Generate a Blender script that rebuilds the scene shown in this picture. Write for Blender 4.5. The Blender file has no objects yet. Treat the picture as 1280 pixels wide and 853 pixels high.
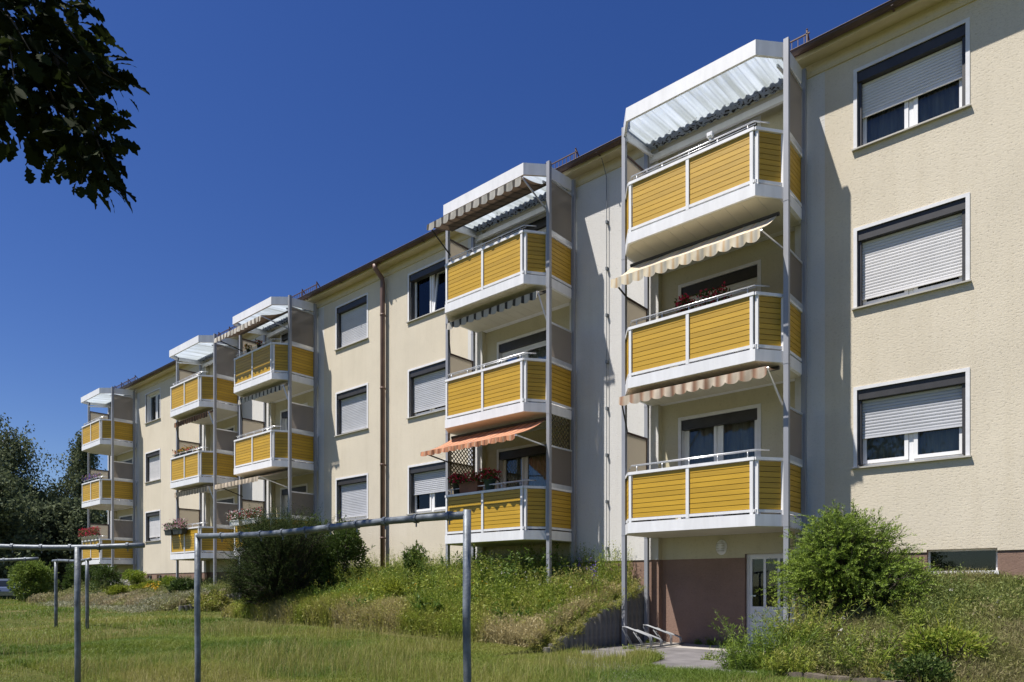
import bpy, math, random
import numpy as np
from mathutils import Vector, Matrix
R = math.radians
random.seed(7); rng = np.random.default_rng(7)
SC = bpy.context.scene
COL = SC.collection

# ------------------------------------------------------------------ camera, sky, sun, exposure
D, CZ, FPX, HY = 13.05, 1.5, 853.3, 732.0
TH = math.atan2(981, 853.3); CT, ST = math.cos(TH), math.sin(TH)
cam = bpy.data.cameras.new('camera'); camo = bpy.data.objects.new('camera', cam); COL.objects.link(camo)
cam.sensor_width = 36; cam.lens = 24; cam.shift_y = (HY - 426.5) / 1280
cam.clip_start = 0.05; cam.clip_end = 3000
camo.location = (0, -D, CZ); camo.rotation_euler = (R(90), 0, math.atan2(CT, ST))
SC.camera = camo

SUN_AZ, SUN_EL = 32.0, 62.0      # azimuth measured from the facade normal towards -X
sdir = Vector((-math.sin(R(SUN_AZ)) * math.cos(R(SUN_EL)), -math.cos(R(SUN_AZ)) * math.cos(R(SUN_EL)), math.sin(R(SUN_EL))))
W = bpy.data.worlds.new('World'); SC.world = W; W.use_nodes = True
wn = W.node_tree.nodes; wl = W.node_tree.links
sky = wn.new('ShaderNodeTexSky'); sky.sky_type = 'NISHITA'; sky.sun_disc = False
sky.sun_elevation = R(SUN_EL); sky.sun_rotation = math.atan2(sdir.x, sdir.y) % (2 * math.pi)
sky.altitude = 400; sky.air_density = 1.0; sky.dust_density = 0.3; sky.ozone_density = 3.0
bg = wn['Background']; bg.inputs['Strength'].default_value = 0.061
hs = wn.new('ShaderNodeHueSaturation'); hs.inputs['Hue'].default_value = .519; hs.inputs['Saturation'].default_value = 1.28
wl.new(sky.outputs[0], hs.inputs['Color']); wl.new(hs.outputs[0], bg.inputs['Color'])
sl = bpy.data.lights.new('sun', 'SUN'); sl.energy = 4.2; sl.angle = R(0.53); sl.color = (1.0, 0.95, 0.885)
so = bpy.data.objects.new('sun', sl); COL.objects.link(so); so.rotation_euler = sdir.to_track_quat('Z', 'Y').to_euler()
so.location = (-10, -20, 30)
SC.view_settings.view_transform = 'Standard'; SC.view_settings.look = 'None'
SC.view_settings.exposure = 0.76; SC.view_settings.gamma = 1.0; SC.view_settings.use_curve_mapping = False
SC.cycles.max_bounces = 7; SC.cycles.transparent_max_bounces = 12
SC.cycles.diffuse_bounces = 3; SC.cycles.glossy_bounces = 3; SC.cycles.transmission_bounces = 5

# ------------------------------------------------------------------ helpers
class MB:
    def __init__(s): s.v = []; s.f = []; s.m = []
    def add(s, vs, fs, m=0):
        o = len(s.v); s.v += [tuple(v) for v in vs]; s.f += [tuple(i + o for i in f) for f in fs]; s.m += [m] * len(fs)
        return s
    def box(s, x0, x1, y0, y1, z0, z1, m=0):
        return s.add([(x0,y0,z0),(x1,y0,z0),(x1,y1,z0),(x0,y1,z0),(x0,y0,z1),(x1,y0,z1),(x1,y1,z1),(x0,y1,z1)],
                     [(0,3,2,1),(4,5,6,7),(0,1,5,4),(1,2,6,5),(2,3,7,6),(3,0,4,7)], m)
    def quad(s, a, b, c, d, m=0): return s.add([a,b,c,d], [(0,1,2,3)], m)
    def bar(s, a, b, w, h, m=0, up=(0,0,1)):
        a = Vector(a); b = Vector(b); d = (b - a).normalized(); u = Vector(up)
        if abs(d.dot(u)) > .98: u = Vector((0,1,0))
        x = d.cross(u).normalized() * w / 2; y = x.cross(d).normalized() * h / 2
        vs = [a-x-y, a+x-y, a+x+y, a-x+y, b-x-y, b+x-y, b+x+y, b-x+y]
        return s.add(vs, [(0,3,2,1),(4,5,6,7),(0,1,5,4),(1,2,6,5),(2,3,7,6),(3,0,4,7)], m)
    def prism(s, poly, z0, z1, m=0, mb=None, mt=None):
        n = len(poly); vs = [(x,y,z0) for x,y in poly] + [(x,y,z1) for x,y in poly]
        s.add(vs, [(i,(i+1)%n,n+(i+1)%n,n+i) for i in range(n)], m)
        s.add([(x,y,z0) for x,y in poly], [tuple(range(n))[::-1]], m if mb is None else mb)
        s.add([(x,y,z1) for x,y in poly], [tuple(range(n))], m if mt is None else mt)
        return s
    def tube(s, pts, r, n=8, m=0, cap=True):
        pts = [Vector(p) for p in pts]; rs = r if isinstance(r, (list, tuple)) else [r]*len(pts)
        rings = []; px = None
        for i, p in enumerate(pts):
            d = (pts[min(i+1,len(pts)-1)] - pts[max(i-1,0)]).normalized()
            u = Vector((0,0,1)) if abs(d.z) < .9 else Vector((1,0,0))
            x = d.cross(u).normalized() if px is None else (px - d * px.dot(d)).normalized()
            px = x; y = d.cross(x)
            rings.append([p + (x*math.cos(2*math.pi*k/n) + y*math.sin(2*math.pi*k/n))*rs[i] for k in range(n)])
        vs = [v for rg in rings for v in rg]; fs = []
        for i in range(len(pts)-1):
            for k in range(n):
                fs.append((i*n+k, i*n+(k+1)%n, (i+1)*n+(k+1)%n, (i+1)*n+k))
        if cap: fs += [tuple(range(n))[::-1], tuple((len(pts)-1)*n+k for k in range(n))]
        return s.add(vs, fs, m)
    def lathe(s, prof, c=(0,0,0), n=16, m=0, sx=1, sy=1):
        vs = []; fs = []
        for r, z in prof:
            for k in range(n):
                a = 2*math.pi*k/n; vs.append((c[0]+r*sx*math.cos(a), c[1]+r*sy*math.sin(a), c[2]+z))
        for i in range(len(prof)-1):
            for k in range(n): fs.append((i*n+k, i*n+(k+1)%n, (i+1)*n+(k+1)%n, (i+1)*n+k))
        fs += [tuple(range(n))[::-1], tuple((len(prof)-1)*n+k for k in range(n))]
        return s.add(vs, fs, m)
    def mesh(s, name, mats, smooth=False):
        me = bpy.data.meshes.new(name); me.from_pydata(s.v, [], s.f); me.update()
        for mt in (mats if isinstance(mats, (list, tuple)) else [mats]): me.materials.append(mt)
        me.polygons.foreach_set('material_index', s.m)
        if smooth: me.polygons.foreach_set('use_smooth', [True]*len(s.f))
        return me
    def build(s, name, mats, parent=None, smooth=False): return obj(name, s.mesh(name, mats, smooth), parent)

def obj(name, me, parent=None, loc=None):
    o = bpy.data.objects.new(name, me); COL.objects.link(o)
    if parent is not None: o.parent = parent
    if loc is not None: o.location = loc
    return o
def tag(o, label=None, cat=None, group=None, kind=None):
    if label: o['label'] = label
    if cat: o['category'] = cat
    if group: o['group'] = group
    if kind: o['kind'] = kind
    return o
def thing(name, loc, label, cat, group=None, rz=0):
    o = obj(name, None); o.location = loc; o.rotation_euler = (0,0,rz); o.empty_display_size = .3
    return tag(o, label, cat, group)
def at(px, depth, z=None):       # a point of the place given by a bearing and a distance
    u = (px - 640) / FPX
    x, y = depth * (-CT + ST*u), depth * (ST + CT*u) - D
    return Vector((x, y, gz(x, y) if z is None else z))
def fac(px, p):                  # the same for a bearing and a distance from the house front
    u = (px - 640) / FPX; d = (D - p) / (ST + CT*u)
    return d * (-CT + ST*u)
def np_mesh(name, V, loops, starts, mats, mi=None, tint=None, smooth=False):
    me = bpy.data.meshes.new(name)
    me.vertices.add(len(V)); me.vertices.foreach_set('co', np.ascontiguousarray(V, dtype=np.float32).ravel())
    me.loops.add(len(loops)); me.loops.foreach_set('vertex_index', np.ascontiguousarray(loops, dtype=np.int32))
    me.polygons.add(len(starts)); me.polygons.foreach_set('loop_start', np.ascontiguousarray(starts, dtype=np.int32))
    for m in (mats if isinstance(mats, (list, tuple)) else [mats]): me.materials.append(m)
    if mi is not None: me.polygons.foreach_set('material_index', np.ascontiguousarray(mi, dtype=np.int32))
    if smooth: me.polygons.foreach_set('use_smooth', np.ones(len(starts), dtype=bool))
    if tint is not None:
        a = me.attributes.new('tint', 'FLOAT', 'POINT'); a.data.foreach_set('value', np.ascontiguousarray(tint, dtype=np.float32))
    me.update(calc_edges=True); me.validate()
    return me
def unit(a): return a / np.maximum(np.linalg.norm(a, axis=1, keepdims=True), 1e-9)
def leaves(name, P, Dr, L, Wd, tint, mat, parent=None, wide=.45, fold=.15):
    """leaf shaped faces: four sided, folded on the midrib"""
    P = np.asarray(P, float); n = len(P); Dr = unit(np.asarray(Dr, float))
    L = np.broadcast_to(L, n)[:,None]; Wd = np.broadcast_to(Wd, n)[:,None]
    side = unit(np.cross(Dr, rng.normal(size=(n,3)))); nor = np.cross(side, Dr)
    b = P; t = P + Dr*L; mid = P + Dr*L*wide
    V = np.stack([b, mid + side*Wd/2 + nor*Wd*fold, t, mid - side*Wd/2 + nor*Wd*fold], 1).reshape(-1,3)
    tt = np.repeat(np.broadcast_to(tint, n), 4)
    return obj(name, np_mesh(name, V, np.arange(4*n), np.arange(n)*4, mat, tint=tt), parent)
def blades(P, H, Wd, lean, tint):
    """grass blades: a bent tapering strip of two faces; returns raw arrays"""
    n = len(P); a = rng.uniform(0, 2*np.pi, n)
    dv = np.stack([np.cos(a), np.sin(a), np.zeros(n)], 1); b = a + rng.uniform(-1.2, 1.2, n) + np.pi/2
    sv = np.stack([np.cos(b), np.sin(b), np.zeros(n)], 1) * (Wd/2)[:,None]
    up = np.zeros((n,3)); up[:,2] = 1
    m = P + up*(H*.55)[:,None] + dv*(lean*H*.25)[:,None]
    t = P + up*(H*(1 - .25*lean))[:,None] + dv*(lean*H)[:,None]
    V = np.stack([P - sv, P + sv, m + sv*.8, m - sv*.8, t], 1).reshape(-1,3)
    i = np.arange(n)[:,None]*5
    loops = np.concatenate([i+0, i+1, i+2, i+3, i+3, i+2, i+4], 1).ravel()
    st = np.concatenate([np.arange(n)[:,None]*7, np.arange(n)[:,None]*7+4], 1).ravel()
    return V, loops, st, np.repeat(tint, 5)
def join_raw(parts):
    Vs, Ls, Ss, Ts = [], [], [], []; nv = nl = 0
    for V, l, s, t in parts:
        Vs.append(V); Ls.append(l + nv); Ss.append(s + nl); Ts.append(t); nv += len(V); nl += len(l)
    return np.concatenate(Vs), np.concatenate(Ls), np.concatenate(Ss), np.concatenate(Ts)
def raw_leaves(P, Dr, L, Wd, tint, wide=.45):
    P = np.asarray(P, float); n = len(P); Dr = unit(np.asarray(Dr, float))
    L = np.broadcast_to(L, n)[:,None]; Wd = np.broadcast_to(Wd, n)[:,None]
    side = unit(np.cross(Dr, rng.normal(size=(n,3)))); nor = np.cross(side, Dr); mid = P + Dr*L*wide
    V = np.stack([P, mid + side*Wd/2 + nor*Wd*.15, P + Dr*L, mid - side*Wd/2 + nor*Wd*.15], 1).reshape(-1,3)
    return V, np.arange(4*n), np.arange(n)*4, np.repeat(np.broadcast_to(tint, n), 4)

# smooth value noise in numpy for ground cover patterns
_ng = rng.uniform(size=(64,64))
def vnoise(x, y, s=1.0):
    x = np.asarray(x)*s + 100; y = np.asarray(y)*s + 100
    xi = np.floor(x).astype(int); yi = np.floor(y).astype(int); fx = x-xi; fy = y-yi
    fx = fx*fx*(3-2*fx); fy = fy*fy*(3-2*fy)
    g = lambda a,b: _ng[a % 64, b % 64]
    return (g(xi,yi)*(1-fx)+g(xi+1,yi)*fx)*(1-fy) + (g(xi,yi+1)*(1-fx)+g(xi+1,yi+1)*fx)*fy
def sst(a, b, x): t = np.clip((np.asarray(x, float)-a)/(b-a), 0, 1); return t*t*(3-2*t)

# ------------------------------------------------------------------ materials
def nt(name):
    m = bpy.data.materials.new(name); m.use_nodes = True; n = m.node_tree.nodes; n.clear()
    out = n.new('ShaderNodeOutputMaterial'); p = n.new('ShaderNodeBsdfPrincipled')
    m.node_tree.links.new(p.outputs[0], out.inputs[0]); return m, n, m.node_tree.links, p, out
def ramp(n, stops):
    r = n.new('ShaderNodeValToRGB'); e = r.color_ramp.elements
    while len(e) < len(stops): e.new(.5)
    for i, (pos, c) in enumerate(stops): e[i].position = pos; e[i].color = (*c, 1)
    return r
def pmat(name, col, rough=.5, metal=0, var=.12, scale=6, bump=0, bscale=60, spec=.5, coords='Object', stretch=(1,1,1)):
    m, n, l, p, out = nt(name)
    tc = n.new('ShaderNodeTexCoord'); mp = n.new('ShaderNodeMapping'); mp.inputs['Scale'].default_value = stretch
    l.new(tc.outputs[coords], mp.inputs[0])
    no = n.new('ShaderNodeTexNoise'); no.inputs['Scale'].default_value = scale; no.inputs['Detail'].default_value = 6; l.new(mp.outputs[0], no.inputs[0])
    c = Vector(col); r = ramp(n, [(.3, tuple(c*(1-var))), (.7, tuple(min(1,x) for x in c*(1+var)))])
    l.new(no.outputs[0], r.inputs[0]); l.new(r.outputs[0], p.inputs['Base Color'])
    p.inputs['Roughness'].default_value = rough; p.inputs['Metallic'].default_value = metal
    p.inputs['Specular IOR Level'].default_value = spec
    if bump:
        nb = n.new('ShaderNodeTexNoise'); nb.inputs['Scale'].default_value = bscale; nb.inputs['Detail'].default_value = 5; l.new(mp.outputs[0], nb.inputs[0])
        b = n.new('ShaderNodeBump'); b.inputs['Strength'].default_value = bump; b.inputs['Distance'].default_value = .01
        l.new(nb.outputs[0], b.inputs['Height']); l.new(b.outputs[0], p.inputs['Normal'])
    return m
def stucco(name, col, bump=.65, sc=19, dist=.009, stain=.07):
    m, n, l, p, out = nt(name)
    tc = n.new('ShaderNodeTexCoord')
    big = n.new('ShaderNodeTexNoise'); big.inputs['Scale'].default_value = .55; big.inputs['Detail'].default_value = 8; big.inputs['Roughness'].default_value = .65
    l.new(tc.outputs['Object'], big.inputs[0])
    c = Vector(col); r = ramp(n, [(.35, tuple(c*(1-stain))), (.65, tuple(c*(1+stain*.5)))]); l.new(big.outputs[0], r.inputs[0])
    mp = n.new('ShaderNodeMapping'); mp.inputs['Scale'].default_value = (1, 1, 1.9); l.new(tc.outputs['Object'], mp.inputs[0])
    a = n.new('ShaderNodeTexNoise'); a.inputs['Scale'].default_value = sc; a.inputs['Detail'].default_value = 7; a.inputs['Roughness'].default_value = .72; l.new(mp.outputs[0], a.inputs[0])
    pit = ramp(n, [(.34, (0,0,0)), (.43, (.7,.7,.7)), (.7, (1,1,1))]); l.new(a.outputs[0], pit.inputs[0])
    f = n.new('ShaderNodeTexNoise'); f.inputs['Scale'].default_value = sc*4; f.inputs['Detail'].default_value = 6; f.inputs['Roughness'].default_value = .7; l.new(tc.outputs['Object'], f.inputs[0])
    mx = n.new('ShaderNodeMath'); mx.operation = 'MULTIPLY_ADD'; l.new(f.outputs[0], mx.inputs[0]); mx.inputs[1].default_value = .7; l.new(pit.outputs[0], mx.inputs[2])
    b = n.new('ShaderNodeBump'); b.inputs['Strength'].default_value = bump; b.inputs['Distance'].default_value = dist
    l.new(mx.outputs[0], b.inputs['Height']); l.new(b.outputs[0], p.inputs['Normal'])
    ms = n.new('ShaderNodeMapping'); ms.inputs['Scale'].default_value = (2.6, 1, .16); l.new(tc.outputs['Object'], ms.inputs[0])
    sn = n.new('ShaderNodeTexNoise'); sn.inputs['Scale'].default_value = 1.6; sn.inputs['Detail'].default_value = 7; sn.inputs['Roughness'].default_value = .7; l.new(ms.outputs[0], sn.inputs[0])
    sr = ramp(n, [(.36, (.86,.84,.80)), (.52, (1,1,1))]); l.new(sn.outputs[0], sr.inputs[0])
    mu = n.new('ShaderNodeMixRGB'); mu.blend_type = 'MULTIPLY'; mu.inputs[0].default_value = .28; l.new(r.outputs[0], mu.inputs[1]); l.new(sr.outputs[0], mu.inputs[2])
    sp = n.new('ShaderNodeTexNoise'); sp.inputs['Scale'].default_value = 30; sp.inputs['Detail'].default_value = 4; l.new(tc.outputs['Object'], sp.inputs[0])
    spr = ramp(n, [(.30, (.80,.79,.77)), (.42, (1,1,1))]); l.new(sp.outputs[0], spr.inputs[0])
    mu2 = n.new('ShaderNodeMixRGB'); mu2.blend_type = 'MULTIPLY'; mu2.inputs[0].default_value = .6; l.new(mu.outputs[0], mu2.inputs[1]); l.new(spr.outputs[0], mu2.inputs[2])
    l.new(mu2.outputs[0], p.inputs['Base Color']); p.inputs['Roughness'].default_value = .95; p.inputs['Specular IOR Level'].default_value = .1
    return m
def island(m, amt):
    """slight colour difference from one board or slat to the next"""
    n = m.node_tree.nodes; l = m.node_tree.links; p = n['Principled BSDF']; src = p.inputs['Base Color'].links[0].from_socket
    g = n.new('ShaderNodeNewGeometry'); mr = n.new('ShaderNodeMapRange'); mr.inputs[3].default_value = 1-amt; mr.inputs[4].default_value = 1+amt*.6; l.new(g.outputs['Random Per Island'], mr.inputs[0])
    cb = n.new('ShaderNodeCombineXYZ')
    for i in range(3): l.new(mr.outputs[0], cb.inputs[i])
    mu = n.new('ShaderNodeMixRGB'); mu.blend_type = 'MULTIPLY'; mu.inputs[0].default_value = 1; l.new(src, mu.inputs[1]); l.new(cb.outputs[0], mu.inputs[2]); l.new(mu.outputs[0], p.inputs['Base Color'])
    return m
def leafmat(name, stops, trans=.35, rough=.55, spec=.3):
    m, n, l, p, out = nt(name)
    at_ = n.new('ShaderNodeAttribute'); at_.attribute_name = 'tint'
    r = ramp(n, stops); l.new(at_.outputs['Fac'], r.inputs[0]); l.new(r.outputs[0], p.inputs['Base Color'])
    p.inputs['Roughness'].default_value = rough; p.inputs['Specular IOR Level'].default_value = spec
    t = n.new('ShaderNodeBsdfTranslucent'); mx = n.new('ShaderNodeMixShader'); mx.inputs[0].default_value = trans
    l.new(r.outputs[0], t.inputs[0]); l.new(p.outputs[0], mx.inputs[1]); l.new(t.outputs[0], mx.inputs[2]); l.new(mx.outputs[0], out.inputs[0])
    return m
M = {}
M['cream'] = stucco('cream_render', (.68,.612,.485))
M['white'] = stucco('pale_grey_render', (.665,.655,.63), stain=.04)
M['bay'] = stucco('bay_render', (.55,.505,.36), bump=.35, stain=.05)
M['plinth'] = stucco('brown_plinth_render', (.27,.18,.14), bump=.6, sc=22, stain=.2)
M['surround'] = pmat('white_window_surround', (.72,.72,.73), .8, var=.06, bump=.2)
M['soffit'] = pmat('cream_soffit', (.60,.52,.34), .8, var=.06)
M['gutter'] = pmat('brown_gutter', (.075,.042,.032), .45, var=.25, scale=3)
M['roof'] = pmat('roof_tile', (.12,.06,.045), .8, var=.3, scale=5, bump=.5, bscale=12)
M['pvc'] = pmat('white_pvc', (.80,.80,.80), .35, var=.03)
M['shutter'] = pmat('pale_roller_shutter', (.74,.73,.73), .5, var=.06, scale=2)
M['shutter_grey'] = pmat('grey_roller_shutter', (.56,.57,.60), .5, var=.06, scale=2)
for k_ in ('shutter','shutter_grey'): island(M[k_], .06)
M['dark'] = pmat('dark_shutter_box', (.035,.034,.036), .5, var=.2)
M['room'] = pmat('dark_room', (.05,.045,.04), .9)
M['curtain'] = pmat('net_curtain', (.36,.32,.25), .9, var=.35, scale=9, stretch=(1,1,.1))
M['sill'] = pmat('grey_metal_sill', (.44,.42,.37), .6, metal=0, var=.12)
M['alu'] = pmat('white_aluminium', (.78,.78,.785), .42, var=.07, scale=7, stretch=(1,1,.22))
M['post'] = pmat('galvanised_post', (.30,.31,.34), .5, metal=.1, var=.12, scale=4, stretch=(1,1,.3))
M['yellow'] = pmat('yellow_plank', (.51,.305,.022), .5, var=.10, scale=2.5, bump=.15, bscale=30, stretch=(.4,.4,3))
island(M['yellow'], .13)
M['groove'] = pmat('dark_groove', (.06,.035,.012), .9)
M['under'] = pmat('cream_underside', (.62,.58,.47), .7, var=.06, scale=2)
M['steel'] = pmat('bright_rail', (.66,.67,.68), .3, metal=.6, var=.08)
M['rackmetal'] = pmat('dull_galvanised', (.24,.25,.26), .5, metal=.2, var=.2)
M['black'] = pmat('dark_metal', (.03,.028,.027), .5, var=.2)
M['brownbar'] = pmat('brown_bar', (.10,.06,.05), .6)
M['galv'] = pmat('weathered_galvanised_tube', (.15,.17,.19), .5, metal=.25, var=.4, scale=9, bump=.3, bscale=40)
M['concrete'] = pmat('weathered_concrete', (.17,.16,.145), .95, var=.35, scale=5, bump=.8, bscale=25)
M['slab'] = pmat('pale_concrete_slab', (.40,.37,.33), .95, var=.2, scale=3, bump=.4, bscale=40)
M['asphalt'] = pmat('grey_path', (.16,.15,.15), .95, var=.3, scale=2.5, bump=.6, bscale=70)
M['stone'] = pmat('border_stone', (.11,.09,.07), .95, var=.35, scale=6, bump=.8, bscale=18)
M['bark'] = pmat('bark', (.07,.055,.042), .95, var=.4, scale=6, bump=1, bscale=20)
M['birch'] = pmat('birch_bark', (.45,.43,.40), .9, var=.5, scale=3, bump=.5)
M['pot_dark'] = pmat('dark_flower_pot', (.03,.035,.03), .6)
M['pot_terra'] = pmat('terracotta_pot', (.20,.085,.045), .8, var=.2)
M['pot_white'] = pmat('white_flower_pot', (.7,.7,.68), .6)
M['pot_green'] = pmat('green_flower_pot', (.05,.09,.075), .6)
def glassmat():
    m, n, l, p, out = nt('window_glass'); n.remove(p)
    g = n.new('ShaderNodeBsdfGlossy'); g.inputs['Roughness'].default_value = .01; g.inputs[0].default_value = (.9,.95,1,1)
    t = n.new('ShaderNodeBsdfTransparent'); t.inputs[0].default_value = (.80,.84,.84,1)
    lw = n.new('ShaderNodeFresnel'); lw.inputs[0].default_value = 1.42
    mx = n.new('ShaderNodeMixShader'); l.new(lw.outputs[0], mx.inputs[0]); l.new(t.outputs[0], mx.inputs[1]); l.new(g.outputs[0], mx.inputs[2]); l.new(mx.outputs[0], out.inputs[0])
    return m
M['glass'] = glassmat()
def acrylic(name, col, tr=.12, tl=.72):
    m, n, l, p, out = nt(name)
    p.inputs['Base Color'].default_value = (*col,1); p.inputs['Roughness'].default_value = .35
    t = n.new('ShaderNodeBsdfTranslucent'); t.inputs[0].default_value = (*col,1)
    tp = n.new('ShaderNodeBsdfTransparent'); tp.inputs[0].default_value = (*[min(1,x*2) for x in col],1)
    a = n.new('ShaderNodeMixShader'); a.inputs[0].default_value = tl; b = n.new('ShaderNodeMixShader'); b.inputs[0].default_value = tr
    l.new(p.outputs[0], a.inputs[1]); l.new(t.outputs[0], a.inputs[2]); l.new(a.outputs[0], b.inputs[1]); l.new(tp.outputs[0], b.inputs[2]); l.new(b.outputs[0], out.inputs[0])
    return m
M['screen'] = acrylic('smoked_screen', (.40,.37,.34), .34, .6)
M['screen_sunlit'] = acrylic('sunlit_screen', (.60,.55,.47), .10, .8)  # same screens on the left side, sunlight put into a paler colour
def sheetmat(name, dirt):
    m, n, l, p, out = nt(name)
    p.inputs['Base Color'].default_value = (.60,.66,.70,1); p.inputs['Roughness'].default_value = .3
    t = n.new('ShaderNodeBsdfTranslucent')
    tc0 = n.new('ShaderNodeTexCoord'); mp0 = n.new('ShaderNodeMapping'); mp0.inputs['Scale'].default_value = (9,.5,.1); l.new(tc0.outputs['Object'], mp0.inputs[0])
    n0 = n.new('ShaderNodeTexNoise'); n0.inputs['Scale'].default_value = 1; n0.inputs['Detail'].default_value = 6; l.new(mp0.outputs[0], n0.inputs[0])
    r0 = ramp(n, [(.3, (.34,.38,.38)), (.55, (.56,.63,.68)), (.75, (.66,.73,.80))]); l.new(n0.outputs[0], r0.inputs[0]); l.new(r0.outputs[0], t.inputs[0])
    tp = n.new('ShaderNodeBsdfTransparent'); tp.inputs[0].default_value = (.9,.95,.97,1)
    a = n.new('ShaderNodeMixShader'); a.inputs[0].default_value = .62
    b = n.new('ShaderNodeMixShader'); b.inputs[0].default_value = .12
    l.new(p.outputs[0], a.inputs[1]); l.new(t.outputs[0], a.inputs[2]); l.new(a.outputs[0], b.inputs[1]); l.new(tp.outputs[0], b.inputs[2])
    # leaf litter and moss lying on the sheet towards the house wall
    tc = n.new('ShaderNodeTexCoord'); no = n.new('ShaderNodeTexNoise'); no.inputs['Scale'].default_value = 15; no.inputs['Detail'].default_value = 4
    oi = n.new('ShaderNodeObjectInfo'); add = n.new('ShaderNodeVectorMath'); add.operation = 'ADD'
    l.new(tc.outputs['Object'], add.inputs[0]); l.new(oi.outputs['Location'], add.inputs[1]); l.new(add.outputs[0], no.inputs[0])
    sp = n.new('ShaderNodeSeparateXYZ'); l.new(tc.outputs['Object'], sp.inputs[0])
    mr = n.new('ShaderNodeMapRange'); mr.inputs[1].default_value = -.20 - dirt; mr.inputs[2].default_value = -.12; mr.inputs[3].default_value = -.25; mr.inputs[4].default_value = .035; l.new(sp.outputs['Y'], mr.inputs[0])
    ad = n.new('ShaderNodeMath'); ad.operation = 'ADD'; l.new(no.outputs[0], ad.inputs[0]); l.new(mr.outputs[0], ad.inputs[1])
    r = ramp(n, [(.52, (0,0,0)), (.58, (1,1,1))]); l.new(ad.outputs[0], r.inputs[0])
    dd = n.new('ShaderNodeBsdfDiffuse'); dd.inputs[0].default_value = (.06,.055,.05,1)
    c = n.new('ShaderNodeMixShader'); l.new(r.outputs[0], c.inputs[0]); l.new(b.outputs[0], c.inputs[1]); l.new(dd.outputs[0], c.inputs[2]); l.new(c.outputs[0], out.inputs[0])
    return m
M['sheet'] = sheetmat('corrugated_translucent_sheet', .45)
def stripes(name, cols, width):
    """woven awning cloth, stripes running across the awning (object X)"""
    m, n, l, p, out = nt(name)
    tc = n.new('ShaderNodeTexCoord'); sp = n.new('ShaderNodeSeparateXYZ'); l.new(tc.outputs['Object'], sp.inputs[0])
    a = n.new('ShaderNodeMath'); a.operation = 'MULTIPLY_ADD'; l.new(sp.outputs['X'], a.inputs[0]); a.inputs[1].default_value = 1/width; a.inputs[2].default_value = 50
    fr = n.new('ShaderNodeMath'); fr.operation = 'FRACT'; l.new(a.outputs[0], fr.inputs[0])
    r = ramp(n, cols); r.color_ramp.interpolation = 'LINEAR'; l.new(fr.outputs[0], r.inputs[0])
    no = n.new('ShaderNodeTexNoise'); no.inputs['Scale'].default_value = 3; no.inputs['Detail'].default_value = 5; l.new(tc.outputs['Object'], no.inputs[0])
    r2 = ramp(n, [(.3, (.8,.78,.74)), (.65, (1,1,1))]); l.new(no.outputs[0], r2.inputs[0])
    mu = n.new('ShaderNodeMixRGB'); mu.blend_type = 'MULTIPLY'; mu.inputs[0].default_value = 1; l.new(r.outputs[0], mu.inputs[1]); l.new(r2.outputs[0], mu.inputs[2])
    l.new(mu.outputs[0], p.inputs['Base Color']); p.inputs['Roughness'].default_value = .9
    t = n.new('ShaderNodeBsdfTranslucent'); mx = n.new('ShaderNodeMixShader'); mx.inputs[0].default_value = .14
    l.new(mu.outputs[0], t.inputs[0]); l.new(p.outputs[0], mx.inputs[1]); l.new(t.outputs[0], mx.inputs[2]); l.new(mx.outputs[0], out.inputs[0])
    return m
cr = (.72,.62,.44)
M['aw_shaded'] = stripes('shaded_awning_cloth', [(0,(.17,.12,.085)),(.7,(.17,.12,.085)),(.8,(.07,.05,.04)),(.9,(.07,.05,.04)),(1,(.17,.12,.085))], .24)  # striped cloth with the shade of its underside put into the brown
M['aw_cream'] = stripes('cream_orange_awning', [(0,cr),(.3,(.75,.68,.54)),(.45,(.66,.45,.24)),(.6,(.75,.68,.54)),(.8,(.52,.50,.44)),(.95,cr)], .24)
M['aw_brown'] = stripes('brown_cream_awning', [(0,(.68,.58,.46)),(.35,(.68,.58,.46)),(.6,(.30,.16,.10)),(.75,(.42,.26,.17)),(1,(.68,.58,.46))], .22)
M['aw_orange'] = stripes('orange_striped_awning', [(0,(.58,.25,.13)),(.4,(.60,.28,.15)),(.5,(.64,.45,.32)),(.6,(.60,.28,.15)),(.82,(.50,.20,.11)),(.9,(.14,.07,.05)),(1,(.55,.23,.12))], .21)
M['aw_grey'] = stripes('grey_black_awning', [(0,(.05,.045,.04)),(.28,(.05,.045,.04)),(.34,(.50,.48,.44)),(.93,(.50,.48,.44)),(1,(.05,.045,.04))], .25)
M['aw_white'] = stripes('white_brown_awning', [(0,(.12,.08,.06)),(.2,(.12,.08,.06)),(.27,(.66,.62,.55)),(.95,(.66,.62,.55)),(1,(.12,.08,.06))], .23)
M['aw_beige'] = stripes('beige_grey_awning', [(0,(.62,.52,.40)),(.45,(.62,.52,.40)),(.55,(.30,.25,.2)),(.7,(.30,.25,.2)),(.8,(.62,.52,.40))], .23)
M['aw_darkbrown'] = stripes('dark_brown_awning', [(0,(.30,.16,.09)),(.5,(.30,.16,.09)),(.55,(.10,.06,.04)),(.95,(.10,.06,.04))], .2)
M['bed'] = pmat('soil', (.13,.10,.07), .98, var=.45, scale=2.2, bump=.8, bscale=14)
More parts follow.
